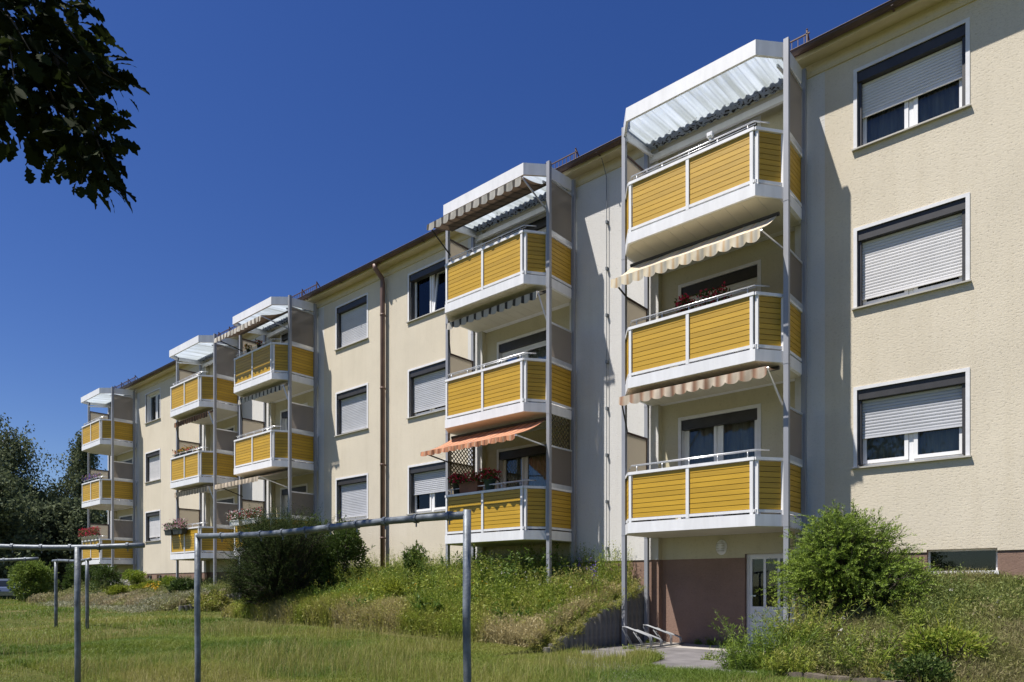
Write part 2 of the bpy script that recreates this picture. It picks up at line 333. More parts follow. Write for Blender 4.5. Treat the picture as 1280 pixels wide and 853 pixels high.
def groundmat():
    m, n, l, p, out = nt('lawn_ground')
    tc = n.new('ShaderNodeTexCoord')
    a = n.new('ShaderNodeTexNoise'); a.inputs['Scale'].default_value = .35; a.inputs['Detail'].default_value = 9; a.inputs['Roughness'].default_value = .7; l.new(tc.outputs['Object'], a.inputs[0])
    r = ramp(n, [(.30, (.06,.075,.02)), (.5, (.10,.105,.035)), (.68, (.18,.15,.075))]); l.new(a.outputs[0], r.inputs[0])
    b = n.new('ShaderNodeTexNoise'); b.inputs['Scale'].default_value = 14; b.inputs['Detail'].default_value = 6; l.new(tc.outputs['Object'], b.inputs[0])
    bu = n.new('ShaderNodeBump'); bu.inputs['Strength'].default_value = 1; bu.inputs['Distance'].default_value = .06; l.new(b.outputs[0], bu.inputs['Height']); l.new(bu.outputs[0], p.inputs['Normal'])
    r2 = ramp(n, [(.3, (.6,.6,.55)), (.7, (1.2,1.2,1.1))]); l.new(b.outputs[0], r2.inputs[0])
    mu = n.new('ShaderNodeMixRGB'); mu.blend_type = 'MULTIPLY'; mu.inputs[0].default_value = 1; l.new(r.outputs[0], mu.inputs[1]); l.new(r2.outputs[0], mu.inputs[2])
    l.new(mu.outputs[0], p.inputs['Base Color']); p.inputs['Roughness'].default_value = 1; p.inputs['Specular IOR Level'].default_value = .05
    return m
M['ground'] = groundmat()
M['grass'] = leafmat('grass_blades', [(0,(.09,.160,.018)),(.35,(.175,.232,.034)),(.6,(.265,.275,.055)),(.8,(.37,.33,.13)),(1,(.48,.42,.25))], .35)
M['herb'] = leafmat('herb_leaves', [(0,(.05,.105,.018)),(.35,(.14,.215,.028)),(.6,(.26,.32,.042)),(.8,(.36,.345,.085)),(1,(.46,.39,.20))], .35)
M['conifer'] = leafmat('conifer_sprays', [(0,(.034,.066,.012)),(.5,(.11,.175,.024)),(1,(.26,.35,.045))], .2)
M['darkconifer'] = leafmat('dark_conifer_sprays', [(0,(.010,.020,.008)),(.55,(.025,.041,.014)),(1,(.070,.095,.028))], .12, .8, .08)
M['bushleaf'] = leafmat('bush_leaves', [(0,(.035,.065,.016)),(.6,(.08,.125,.028)),(1,(.16,.215,.05))], .3)
M['treeleaf'] = leafmat('tree_leaves', [(0,(.055,.078,.042)),(.6,(.13,.155,.078)),(1,(.21,.24,.12))], .25, .7, .12)
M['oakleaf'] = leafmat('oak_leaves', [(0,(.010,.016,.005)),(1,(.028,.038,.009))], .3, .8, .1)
M['silver'] = leafmat('silver_ground_cover', [(0,(.16,.18,.08)),(.6,(.32,.32,.20)),(1,(.52,.50,.38))], .2)
M['yellowclump'] = leafmat('yellow_green_clump', [(0,(.12,.16,.02)),(1,(.38,.42,.05))], .35)
M['yellowgreen'] = leafmat('light_green_leaves', [(0,(.06,.10,.02)),(.6,(.13,.19,.035)),(1,(.22,.28,.06))], .35)
M['paleherb'] = leafmat('pale_herbs', [(0,(.07,.115,.03)),(.35,(.16,.205,.055)),(.6,(.25,.275,.08)),(.8,(.30,.27,.13)),(1,(.40,.34,.21))], .35)
M['petal'] = leafmat('petals', [(0,(.55,.02,.06)),(.25,(.6,.05,.12)),(.26,(.7,.66,.62)),(.5,(.75,.72,.7)),(.51,(.62,.42,.03)),(.7,(.65,.30,.02)),(.71,(.14,.08,.40)),(.9,(.22,.14,.5)),(.91,(.60,.22,.32)),(1,(.62,.30,.40))], .3)

# ------------------------------------------------------------------ the ground
PALX = (-7.62, -23.4, -39.6)      # retaining walls of the cellar entrances
def gz(x, y):
    x = np.asarray(x, float); p = -np.asarray(y, float)
    far = sst(0, 30, np.hypot(x, p-D) - 18)
    lawn = .30 + np.clip(-x-6, -6, 22)*.020 - np.clip(p-3, 0, 12)*.028
    lawn = lawn*(1-far) + .55*far
    lawn = lawn + (vnoise(x, p, .5)-.5)*.08
    wallz = np.where(x > -5, 1.50, 1.46)
    pf = 3.35 + (vnoise(x, p*0+3, .35)-.5)*.7
    t = np.clip(1 - p/pf, 0, 1)
    prof = np.where(x > -5, t**.85, t**(.62 + .5*sst(-10.5, -8.6, x)))
    bed = lawn + (wallz - lawn) * prof + (vnoise(x, p, 1.3)-.5)*.12*sst(0,.3,t)
    inA = sst(-19.6, -19.0, x) * (1 - sst(PALX[0]-.06, PALX[0], x))
    inB = sst(PALX[2], PALX[2]+.1, x) * (1 - sst(PALX[1]-.06, PALX[1], x))
    inC = sst(-4.25, -3.45, x)
    k = np.clip(inA + inB + inC, 0, 1) * (p > -.5) * 1.0
    k = np.where(p < pf, k, 0)
    entry = (x > PALX[0]) & (x < -3.4) & (p < 5)
    base = np.where(entry, np.minimum(lawn, .28)*sst(5, 3.4, p) + lawn*(1 - sst(5, 3.4, p)), lawn) if False else lawn
    e = np.where((x > PALX[0]-.1) & (x < -3.4), 1 - sst(3.6, 5.2, p), 0)
    base = lawn*(1-e) + .27*e
    return base*(1-k) + bed*k
def gzf(x, y): return float(gz(x, y))
xs = np.concatenate([-np.geomspace(46, 900, 26)[::-1], np.arange(-45, 8, .16), np.geomspace(8, 700, 24)])
for wx in PALX: xs = np.concatenate([xs, [wx-.07, wx-.001]])
xs = np.unique(xs)
ys = np.unique(np.concatenate([-np.geomspace(17, 700, 26)[::-1], np.arange(-16.5, .3, .15), np.geomspace(.4, 900, 24)]))
GX, GY = np.meshgrid(xs, ys); GZ = gz(GX, GY)
nx, ny = len(xs), len(ys); ii = np.arange(nx*ny).reshape(ny, nx)
q = np.stack([ii[:-1,:-1], ii[:-1,1:], ii[1:,1:], ii[1:,:-1]], -1).reshape(-1)
gme = np_mesh('ground', np.stack([GX, GY, GZ], -1).reshape(-1,3), q, np.arange(len(q)//4)*4, M['ground'], smooth=True)
tag(obj('ground', gme), kind='structure')
# cellar entrance: concrete apron and asphalt path
tag(MB().box(-7.5, -3.95, -.85, .14, .22, .285).build('entrance_apron', M['slab']), kind='structure')
pth = MB(); pl = [(-7.45,-.86),(-3.9,-.86),(-3.85,-3.0),(-3.3,-5.0),(-2.2,-7.6),(-4.2,-8.2),(-5.4,-5.4),(-6.9,-4.0),(-7.45,-2.8)]
pv = [(x, y, gzf(x, y)+.012) for x, y in pl]
n_ = 14
def lerp2(a, b, t): return (a[0]+(b[0]-a[0])*t, a[1]+(b[1]-a[1])*t)
rowL = [(-7.45,-.86),(-7.45,-2.6),(-6.9,-3.7),(-5.8,-5.2),(-4.9,-6.6),(-4.2,-8.2)]; rowR = [(-3.9,-.86),(-3.85,-2.6),(-3.6,-3.9),(-3.1,-5.2),(-2.7,-6.4),(-2.2,-7.8)]
for i in range(5):
    for k in range(4):
        for j in range(12):
            P4 = []
            for (kk, jj) in ((k,j),(k,j+1),(k+1,j+1),(k+1,j)):
                a = lerp2(lerp2(rowL[i], rowL[i+1], kk/4), lerp2(rowR[i], rowR[i+1], kk/4), jj/12)
                P4.append((a[0], a[1], gzf(*a)+.014))
            pth.quad(*P4)
tag(pth.build('path', M['asphalt']), kind='structure')

# ------------------------------------------------------------------ the apartment building
XL, XR, DEP = -39.35, 5.0, 11.0
TOWERS = (-5.79, -10.97, -21.60, -26.78, -37.10)
HB = 1.42                                     # half width of a balcony bay
PZ, FZ, TZ = 2.05, 10.84, 11.06               # plinth top, frieze, wall top
house = thing('apartment_building', (0,0,0), 'long three storey cream apartment block with brown plinth, roller shutters and dark gutter', 'building')
bays = [(c-HB, c+HB) for c in TOWERS]
LEV = (0, 2.8, 5.6)
holes = []     # x0,x1,z0,z1, depth reference y
wins = []
def win(x, lev, w=1.72, shut=.9, kind='std'): wins.append((x, 3.55+LEV[lev], w, 1.44, shut, kind))
for lev, s in ((0,.56),(1,.86),(2,.50)): win(-3.36, lev, shut=s)
for lev, s in ((0,.90),(1,.93),(2,.93)): win(-18.98, lev, shut=s)
for lev, s in ((0,.52),(1,.86),(2,0)): win(-15.38, lev, shut=s)
for lev, s in ((0,.84),(1,.97),(2,-1)): win(-34.44, lev, shut=s)
for x, z, w, h, s, k in wins: holes.append((x+.058, x+w-.058, z+.02, z+h-.058, 0.0))
bdoors = []
for ti, c in enumerate(TOWERS):
    for lev in range(3): bdoors.append((c-.96, c+.66, 2.72+LEV[lev], 4.97+LEV[lev], ti, lev))
for x0, x1, z0, z1, ti, lev in bdoors: holes.append((x0, x1, z0, z1, .15))
cell = [(-2.24,-1.28,1.69,2.09), (-34.3,-33.75,1.62,1.98), (-33.2,-32.65,1.62,1.98), (-13.9,-13.2,1.62,1.98)]
for c in cell: holes.append((*c, .02))
DOOR = (-5.38, -4.40, .285, 2.12); holes.append((*DOOR, .15))
xl = sorted(set([XL, XR] + [v for b in bays for v in b] + [v for h in holes for v in h[:2]] + [v for c in TOWERS for v in (c-1.95, c+1.95)] + [-40+4*i for i in range(1,11)]))
zl = sorted(set([0.0, PZ, FZ, TZ] + [v for h in holes for v in h[2:4]]))
def yface(x):
    for a, b in bays:
        if a < x < b: return .15
    return 0.0
def whiteband(x):
    if -12.75-.2 < x < TOWERS[0]+1.95: return True
    if TOWERS[3]-1.75 < x < TOWERS[2]+1.95: return True
    return TOWERS[4]-3 < x < TOWERS[4]+1.95
wall = MB(); pli = MB()
for i in range(len(xl)-1):
    xa, xb = xl[i], xl[i+1]; xm = (xa+xb)/2; yf = yface(xm)
    for j in range(len(zl)-1):
        za, zb = zl[j], zl[j+1]; zm = (za+zb)/2
        if any(h[0] < xm < h[1] and h[2] < zm < h[3] for h in holes): continue
        pl_ = zm < PZ; yy = yf + (.02 if pl_ else 0)
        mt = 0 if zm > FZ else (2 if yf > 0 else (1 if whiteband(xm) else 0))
        (pli if pl_ else wall).quad((xa,yy,za),(xb,yy,za),(xb,yy,zb),(xa,yy,zb), 0 if pl_ else mt)
    wall.quad((xa,yf,PZ),(xa,yf+.022,PZ),(xb,yf+.022,PZ),(xb,yf,PZ), 0)   # drip edge over the plinth
for a, b in bays:                       # reveals of the balcony bays
    for x, sgn in ((a,1),(b,-1)):
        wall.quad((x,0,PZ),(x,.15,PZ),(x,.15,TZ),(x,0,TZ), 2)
        pli.quad((x,.02,0),(x,.17,0),(x,.17,PZ),(x,.02,PZ), 0)
for h in holes:                         # reveals of the openings
    x0,x1,z0,z1,y0 = h; tgt, mt, d = (pli,0,.18) if z1 < 2.3 else (wall,3,.20)
    for a_, b_ in (((x0,z0),(x0,z1)), ((x1,z0),(x1,z1)), ((x0,z0),(x1,z0)), ((x0,z1),(x1,z1))):
        tgt.quad((a_[0],y0,a_[1]),(b_[0],y0,b_[1]),(b_[0],y0+d,b_[1]),(a_[0],y0+d,a_[1]), mt)
wall.quad((XL,0,PZ),(XL,DEP,PZ),(XL,DEP,TZ+2.6*.0),(XL,0,TZ), 0); wall.quad((XR,0,0),(XR,DEP,0),(XR,DEP,TZ),(XR,0,TZ), 0)
wall.quad((XL,DEP,0),(XR,DEP,0),(XR,DEP,TZ),(XL,DEP,TZ), 0)
pli.quad((XL+.02,.02,0),(XL+.02,DEP,0),(XL+.02,DEP,PZ),(XL+.02,.02,PZ), 0)
RZ = 11.14 + 5.8*.40
for x in (XL, XR): wall.add([(x,0,TZ),(x,DEP,TZ),(x,DEP/2,RZ-.1)], [(0,1,2)], 0)
wall.build('wall', [M['cream'], M['white'], M['bay'], M['surround']], house); pli.build('plinth', M['plinth'], house)
MB().box(XL-.02, XR, -.028, .002, FZ-.025, FZ+.02).build('frieze_moulding', M['soffit'], house)
MB().quad((XL-.1,-.30,11.03),(XR,-.30,11.03),(XR,.02,11.055),(XL-.1,.02,11.055)).box(XL-.1,XR,-.33,-.30,11.0,11.12).build('soffit', M['soffit'], house)
rf = MB(); e0 = (-.42, 11.13); rg = (DEP/2, RZ)
for (x0,x1) in ((XL-.12, XR+.1),):
    rf.add([(x0,e0[0],e0[1]),(x1,e0[0],e0[1]),(x1,rg[0],rg[1]),(x0,rg[0],rg[1]),(x0,e0[0],e0[1]+.05),(x1,e0[0],e0[1]+.05),(x1,rg[0],rg[1]+.05),(x0,rg[0],rg[1]+.05)],
           [(0,3,2,1),(4,5,6,7),(0,1,5,4),(3,0,4,7),(1,2,6,5)], 0)
    rf.add([(x0,DEP+.42,e0[1]),(x1,DEP+.42,e0[1]),(x1,rg[0],rg[1]+.05),(x0,rg[0],rg[1]+.05)], [(0,1,2,3)], 0)
roof = rf.build('roof', M['roof'], house)
gt = MB(); ng = 7
arc = [(-.41+.075*math.cos(math.pi+math.pi*k/ng), 11.12+.085*math.sin(math.pi+math.pi*k/ng)) for k in range(ng+1)]
gx = np.linspace(XL-.12, XR+.1, 24)
for a, b in zip(gx[:-1], gx[1:]):
    for k in range(ng):
        gt.quad((a,arc[k][0],arc[k][1]),(b,arc[k][0],arc[k][1]),(b,arc[k+1][0],arc[k+1][1]),(a,arc[k+1][0],arc[k+1][1]))
    gt.tube([(a,-.487,11.122),(b,-.487,11.122)], .011, 6)
    gt.box(b-.015, b+.015, -.497, -.33, 11.028, 11.036)
gt.build('gutter', M['gutter'], house)
dp = MB(); dx = -16.40
dp.tube([(dx,-.41,11.04),(dx,-.40,10.93),(dx,-.14,10.72),(dx,-.12,10.6),(dx,-.12,1.0)], .072, 12)
for z in (9.6, 7.4, 5.1, 2.9): dp.tube([(dx,-.12,z),(dx,-.12,z+.05)], .083, 12); dp.box(dx-.015,dx+.015,-.10,.0,z+.01,z+.04)
dp.build('downpipe', pmat('brown_downpipe', (.17,.10,.075), .5, var=.25, scale=3), house, True)
lc = MB(); lx = -8.48
lc.tube([(lx,-.30,11.1),(lx,-.06,10.7),(lx,-.055,10.2),(lx,-.055,1.5)], .009, 6)
for z in np.arange(2.3, 10.6, 1.05): lc.box(lx-.02,lx+.02,-.075,0,z,z+.07)
lc.build('lightning_conductor', M['galv'], house)
for c in TOWERS:                        # snow guards on the roof edge above each stack
    sg = MB(); y0 = -.10; zb = 11.18 + (y0+.42)*.40; x0, x1 = c-1.9, c+1.72
    for z in (zb+.04, zb+.27): sg.bar((x0,y0,z),(x1,y0,z),.025,.02)
    for k in range(int((x1-x0)/.11)+1): sg.bar((x0+k*.11,y0,zb+.02),(x0+k*.11,y0,zb+.27),.012,.012)
    for k in range(5): xx = x0+.05+(x1-x0-.1)*k/4; sg.bar((xx,y0+.25,zb+.09),(xx,y0-.01,zb+.36),.02,.03); sg.bar((xx,y0,zb-.04),(xx,y0,zb+.36),.025,.025)
    sg.build('snow_guard', M['brownbar'], house)

def shutter_mesh(x0, x1, z0, z1, y):
    mb = MB(); n = max(1, int((z1-z0)/.05)); h = (z1-z0)/n
    for k in range(n):
        za = z0+k*h
        prof = [(y+.006, za), (y-.003, za+h*.08), (y-.008, za+h*.45), (y-.007, za+h*.8), (y+.006, za+h*.93)]
        for a, b in zip(prof[:-1], prof[1:]):
            mb.quad((x0,a[0],a[1]),(x1,a[0],a[1]),(x1,b[0],b[1]),(x0,b[0],b[1]))
        mb.quad((x0,y+.007,za+h*.93),(x1,y+.007,za+h*.93),(x1,y+.007,za+h),(x0,y+.007,za+h))
    mb.box(x0, x1, y-.012, y+.012, z0-.03, z0)
    return mb
def curtain_mesh(x0, x1, z0, z1, y, seed):
    rr = random.Random(seed); mb = MB(); n = int((x1-x0)/.02); ph = rr.uniform(0,6); pts = []
    for k in range(n+1):
        x = x0+(x1-x0)*k/n; pts.append((x, y+.018*math.sin(k*1.05+ph)+.008*math.sin(k*.37+ph*2)))
    for a, b in zip(pts[:-1], pts[1:]): mb.quad((a[0],a[1],z0),(b[0],b[1],z0),(b[0],b[1],z1),(a[0],a[1],z1))
    return mb
def sash(mb, x0, x1, z0, z1, y0, y1, w=.055):
    mb.box(x0,x0+w,y0,y1,z0,z1); mb.box(x1-w,x1,y0,y1,z0,z1); mb.box(x0+w,x1-w,y0,y1,z0,z0+w); mb.box(x0+w,x1-w,y0,y1,z1-w,z1)
def glazing(root, x0, x1, z0, z1, y, split, seed, open_sash=False):
    fr = MB(); sash(fr, x0, x1, z0, z1, y, y+.06, .045); xm = x0+(x1-x0)*split
    fr.box(xm-.035, xm+.035, y, y+.06, z0+.045, z1-.045); fr.build('frame', M['pvc'], root)
    for k, (a, b) in enumerate(((x0+.05, xm-.04), (xm+.04, x1-.05))):
        s = MB(); sash(s, a, b, z0+.05, z1-.05, y-.018, y+.03, .06)
        so_ = s.build('sash', M['pvc'], root)
        g = MB().box(a+.055, b-.055, y+.002, y+.010, z0+.105, z1-.105).build('pane', M['glass'], root)
        if open_sash and k == 1:
            for o in (so_, g):
                o.matrix_local = Matrix.Translation((0,y,z0+.05)) @ Matrix.Rotation(R(-7), 4, 'X') @ Matrix.Translation((0,-y-.01,-z0-.05))
        curtain_mesh(a, b, z0+.03, z1-.03, y+.16, seed+k).build('curtain', M['curtain'], root)
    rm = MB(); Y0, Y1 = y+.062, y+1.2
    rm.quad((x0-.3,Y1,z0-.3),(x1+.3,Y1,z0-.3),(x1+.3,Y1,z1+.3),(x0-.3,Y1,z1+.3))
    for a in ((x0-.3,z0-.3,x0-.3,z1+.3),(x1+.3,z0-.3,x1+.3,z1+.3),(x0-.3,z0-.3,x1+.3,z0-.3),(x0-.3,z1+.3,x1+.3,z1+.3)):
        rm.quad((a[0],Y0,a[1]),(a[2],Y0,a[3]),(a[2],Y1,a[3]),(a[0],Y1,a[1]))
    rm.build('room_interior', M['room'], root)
for i, (x, z, w, h, s, kind) in enumerate(wins):
    sr = MB(); y0, y1 = -.014, .0; b = .058
    sr.box(x, x+b, y0, .03, z+.03, z+h); sr.box(x+w-b, x+w, y0, .03, z+.03, z+h); sr.box(x+b, x+w-b, y0, .03, z+h-b, z+h)
    wo = sr.build('window', M['surround'], house)
    ox0, ox1, oz0, oz1 = x+b, x+w-b, z+.03, z+h-b
    MB().add([(x-.02,-.06,z),(x+w+.02,-.06,z),(x+w+.02,.184,z+.02),(x-.02,.184,z+.02),(x-.02,-.06,z+.025),(x+w+.02,-.06,z+.025),(x+w+.02,.184,z+.045),(x-.02,.184,z+.045)],
             [(0,3,2,1),(4,5,6,7),(0,1,5,4),(1,2,6,5),(2,3,7,6),(3,0,4,7)]).build('sill', M['sill'], wo)
    glazing(wo, ox0, ox1, oz0+.02, oz1, .185, .5, 10*i, open_sash=(s == 0))
    if s >= 0:
        bx = MB().box(ox0, ox1, .018, .183, oz1-.17, oz1-.002)
        bx.box(ox0, ox0+.055, .05, .183, oz0+.045, oz1-.17); bx.box(ox1-.055, ox1, .05, .183, oz0+.045, oz1-.17)
        bx.build('shutter_box', M['dark'], wo)
    if s > 0:
        H = oz1-.17-oz0-.03
        shutter_mesh(ox0+.055, ox1-.055, oz1-.17-H*s, oz1-.17, .13).build('roller_shutter', M['shutter'] if i in (1,2,9,10,11) else M['shutter_grey'], wo)
BD_SH = {(0,0):0,(0,1):.12,(0,2):.5,(1,0):0,(1,1):.05,(1,2):.45,(2,0):.2,(2,1):0,(2,2):.5,(3,0):0,(3,1):.2,(3,2):0,(4,0):.3,(4,1):.5,(4,2):0}
for x0, x1, z0, z1, ti, lev in bdoors:
    sr = MB(); sr.box(x0-.07,x0,.136,.17,z0,z1); sr.box(x1,x1+.07,.136,.17,z0,z1); sr.box(x0-.07,x1+.07,.136,.17,z1,z1+.07)
    wo = sr.build('balcony_door', M['surround'], house)
    glazing(wo, x0, x1, z0, z1, .30, .47, ti*31+lev*7)
    MB().box(x0, x1, .165, .298, z1-.2, z1-.002).build('shutter_box', M['dark'], wo)
    s = BD_SH[(ti,lev)]
    if s > 0: shutter_mesh(x0+.04, x1-.04, z1-.2-(z1-z0-.2)*s, z1-.2, .24).build('roller_shutter', M['shutter'], wo)
for x0, x1, z0, z1 in cell:
    f = MB(); sash(f, x0, x1, z0, z1, .12, .17, .03); f.box(x0-.02, x1+.02, -.02, .13, z0-.015, z0+.045)
    wo = f.build('cellar_window', M['pvc'], house)
    MB().box(x0+.02,x1-.02,.14,.148,z0+.03,z1-.02).build('pane', M['glass'], wo)
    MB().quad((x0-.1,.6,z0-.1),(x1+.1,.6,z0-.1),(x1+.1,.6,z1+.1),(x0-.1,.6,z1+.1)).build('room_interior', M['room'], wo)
x0, x1, z0, z1 = DOOR
dm = MB(); sash(dm, x0, x1, z0, z1, .235, .30, .055)
zg0, zg1 = z0+.80, z1-.10; pw = (x1-x0-.11-.05*4)/3
dm.box(x0+.055, x1-.055, .25, .29, z0+.055, zg0); dm.box(x0+.055, x1-.055, .25, .29, zg1, z1-.055)
for k in range(4): a = x0+.055+k*(pw+.05); dm.box(a, a+.05, .25, .29, zg0, zg1)
for k in range(3): a = x0+.055+.05+k*(pw+.05); dm.box(a+.01, a+pw-.01, .238, .25, z0+.13, zg0-.1)
do = dm.build('cellar_door', M['pvc'], house)
for k in range(3):
    a = x0+.105+k*(pw+.05); MB().box(a, a+pw, .266, .274, zg0, zg1).build('pane', M['glass'], do)
MB().box(x0+.07,x0+.09,.19,.25,z0+1.0,z0+1.02).box(x0+.07,x0+.2,.185,.205,z0+1.0,z0+1.02).build('handle', M['steel'], do)
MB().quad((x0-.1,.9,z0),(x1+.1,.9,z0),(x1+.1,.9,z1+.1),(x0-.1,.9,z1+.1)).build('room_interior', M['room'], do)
# oval bulkhead lamp by the cellar door
lt = thing('wall_lamp', (-5.86,.15,2.27), 'oval ribbed bulkhead lamp on the wall left above the cellar door', 'lamp')
prof = [(.10,0),(.10,.03),(.085,.06),(.05,.085),(.0,.09)]
lb = MB().lathe([(.115,0),(.115,.02),(.10,.035)], n=20, sy=1.35); 
for o in (lb.build('base', M['pvc'], lt), MB().lathe([(.095,.03),(.09,.055),(.06,.085),(.02,.095)], n=20, sy=1.35).build('glass_cover', M['surround'], lt)):
    o.rotation_euler = (R(90),0,0)
cg = MB()
for z in (-.075,-.025,.025,.075): cg.bar((-.085,-.085,z),(.085,-.085,z),.015,.012)
cg.build('guard_grille', M['sill'], lt)

# ------------------------------------------------------------------ balcony stacks
PF, PP, HW = 1.50, 1.08, 1.625
POLY = [(-1.60,-.02),(-1.60,-PP+.03),(-1.26,-PF),(1.26,-PF),(1.60,-PP+.03),(1.60,-.02)]
def shrink(k): return [(-1.60+k,-.02-k*0),(-1.60+k,-PP+.03+k*.4),(-1.26+k*.4,-PF+k),(1.26-k*.4,-PF+k),(1.60-k,-PP+.03+k*.4),(1.60-k,-.02)]
def seg(a, b, t): return Vector((a[0]+(b[0]-a[0])*t, a[1]+(b[1]-a[1])*t, 0))
ME = {}
def panel_mesh(a, b, z0, z1):
    mb = MB(); A = Vector((*a,0)); B = Vector((*b,0)); d = (B-A).normalized(); nrm = Vector((d.y,-d.x,0)); n = 9; h = (z1-z0)/n
    up = Vector((0,0,1))
    def bx(p0, p1, za, zb, y0, y1, m):
        vs = []
        for z in (za, zb):
            for p, o in ((p0,y1),(p1,y1),(p1,y0),(p0,y0)): vs.append(p + nrm*o + up*z)
        mb.add(vs, [(0,3,2,1),(4,5,6,7),(0,1,5,4),(1,2,6,5),(2,3,7,6),(3,0,4,7)], m)
    for k in range(n):
        bx(A, B, z0+k*h+.005, z0+(k+1)*h-.005, -.012, .006, 0)
    bx(A, B, z0, z1, -.016, -.0125, 1)
    return mb.mesh('infill_panel', [M['yellow'], M['groove']])
zb0, zb1 = 2.52, 2.725
slab = MB().prism(POLY[:1]+POLY[1:]+[(1.405,-.02),(1.405,.146),(-1.405,.146),(-1.405,-.02)], zb0, zb1)
ME['balcony'] = slab.mesh('balcony', M['alu'])
up = MB()
for k in range(11):
    xa = -1.54+k*.28; xb = xa+.272
    def lim(x): ax = abs(x); return -PF+.05 if ax < 1.24 else -PF+.05 + (ax-1.24)/.34*(PF-PP)
    up.add([(xa,-.03,zb0-.006),(xb,-.03,zb0-.006),(xb,lim(xb),zb0-.006),(xa,lim(xa),zb0-.006),(xa,-.03,zb0+.01),(xb,-.03,zb0+.01),(xb,lim(xb),zb0+.01),(xa,lim(xa),zb0+.01)],
           [(0,3,2,1),(0,1,5,4),(1,2,6,5),(2,3,7,6),(3,0,4,7)])
ME['floor_panel'] = up.mesh('floor_panel', M['under'])
EDGE = [POLY[0], POLY[1], POLY[2], (0,-PF), POLY[3], POLY[4], POLY[5]]
EDGE = [(x*.985, y+.03) for x, y in EDGE]
fr = MB()
for i in range(6):
    a, b = Vector((*EDGE[i],0)), Vector((*EDGE[i+1],0))
    fr.bar(a+Vector((0,0,3.68)), b+Vector((0,0,3.68)), .075, .055); fr.bar(a+Vector((0,0,2.782)), b+Vector((0,0,2.782)), .05, .05)
for i in (1,2,3,4,5):
    x, y = EDGE[i]
    if i == 2: fr.box(x+.004, x+.056, y-.028, y+.024, 2.725, 3.655)
    elif i == 4: fr.box(x-.077, x-.023, y-.028, y+.028, 2.725, 3.655); fr.bar((x+.028,y+.035,2.725),(x+.028,y+.035,3.655),.05,.05)
    elif i == 3: fr.box(x-.03, x+.03, y-.032, y+.028, 2.725, 3.655)
    elif i == 1: fr.box(x-.018, x+.03, y-.02, y+.02, 2.725, 3.655)
    else: fr.box(x-.035, x+.035, y-.05, y+.01, 2.725, 3.655)
for s in (-1, 1): fr.box(s*1.576-.025, s*1.576+.025, -.07, -.02, 2.725, 3.655)
ME['railing_frame'] = fr.mesh('railing_frame', M['alu'])
PAN = []
for i in range(6):
    a, b = Vector(EDGE[i]), Vector(EDGE[i+1]); L = (b-a).length; d = (b-a)/L
    g0, g1 = (.05, .045) if i in (0,5) else ((.05,.07) if i in (1,4) else ((.08,.035) if i == 2 else (.035,.08)))
    if i in (4,): g0, g1 = .07, .05
    if i == 1: g0, g1 = .03, .03
    PAN.append(panel_mesh(a+d*g0, b-d*g1, 2.81, 3.648))
hr = MB(); off = .05
HP = [(-1.50,-PP-.02+off),(-1.22,-PF+.06+off*.2),(1.22,-PF+.06+off*.2),(1.40,-PF+.28)]
for z in (3.84,): hr.tube([(x,y,z) for x,y in HP], .013, 6)
hr.tube([(x,y+.07,3.835) for x,y in HP[1:3]], .009, 6)
for x in (-1.1,-.55,0,.55,1.1): hr.bar((x,-PF+.075,3.70),(x,-PF+.075,3.835),.014,.02)
ME['handrail'] = hr.mesh('handrail', M['steel'], True)
def screen(side, top):
    x = side*1.60; f = MB(); z0 = 3.715
    f.bar((x,-1.04,top),(x,-.16,top),.035,.04)
    if side > 0: f.bar((x,-1.04,z0+.03),(x,-.16,z0+.03),.035,.09); f.bar((x,-1.035,z0),(x,-1.035,top),.02,.02); f.bar((x,-.165,z0),(x,-.165,top),.02,.02)
    else: f.bar((x,-1.03,z0+.02),(x,-1.03,top),.03,.03); f.bar((x,-.19,z0),(x,-.19,top),.03,.03)
    s = MB().box(x-.004, x+.004, -1.03, -.17, z0+.02, top)
    return f.mesh('screen_frame', M['steel'] if side > 0 else M['brownbar']), s.mesh('screen_panel', M['screen'] if side > 0 else M['screen_sunlit'])
SCR = {(s,t): screen(s,t) for s in (-1,1) for t in (4.62, 4.55, 4.90)}
# canopy roof
def cz(y): return 10.95 + (y+.1)*.09
fa = MB(); CP = [(-1.60,-.08),(-1.60,-PP-.02),(-1.28,-PF-.03),(1.28,-PF-.03),(1.60,-PP-.02),(1.60,-.08)]
CI = [(-1.555,-.08),(-1.555,-PP+.0),(-1.26,-PF+.02),(1.26,-PF+.02),(1.555,-PP+.0),(1.555,-.08)]
for i in range(5):
    (a, b), (c, d) = (CP[i], CP[i+1]), (CI[i], CI[i+1]); H = .26
    vs = [(*a,cz(a[1])-H),(*b,cz(b[1])-H),(*d,cz(b[1])-H),(*c,cz(a[1])-H),(*a,cz(a[1])),(*b,cz(b[1])),(*d,cz(b[1])),(*c,cz(a[1]))]
    fa.add(vs, [(0,3,2,1),(4,5,6,7),(0,1,5,4),(2,3,7,6)] + ([(3,0,4,7)] if i == 0 else []) + ([(1,2,6,5)] if i == 4 else []))
fa.box(-1.6, 1.6, -.10, -.03, 10.56, 10.68)
for s in (-1,1): fa.bar((s*1.5,-.1,10.66),(s*1.5,-1.12,10.50),.03,.05)
ME['canopy'] = fa.mesh('canopy', M['alu'])
sh = MB(); nxs = 200; nys = 6; vs = []; 
for k in range(nxs+1):
    x = -1.55+3.1*k/nxs; ax = abs(x); yf = -PF+.01 if ax < 1.26 else -PF+.01+(ax-1.26)/.30*(PF-PP)
    w = math.sin(x*2*math.pi/.155); wv = .016*max(-1,min(1,1.6*w))
    for j in range(nys+1):
        y = -.06+(yf+.06)*j/nys; vs.append((x, y, cz(y)-.14+wv))
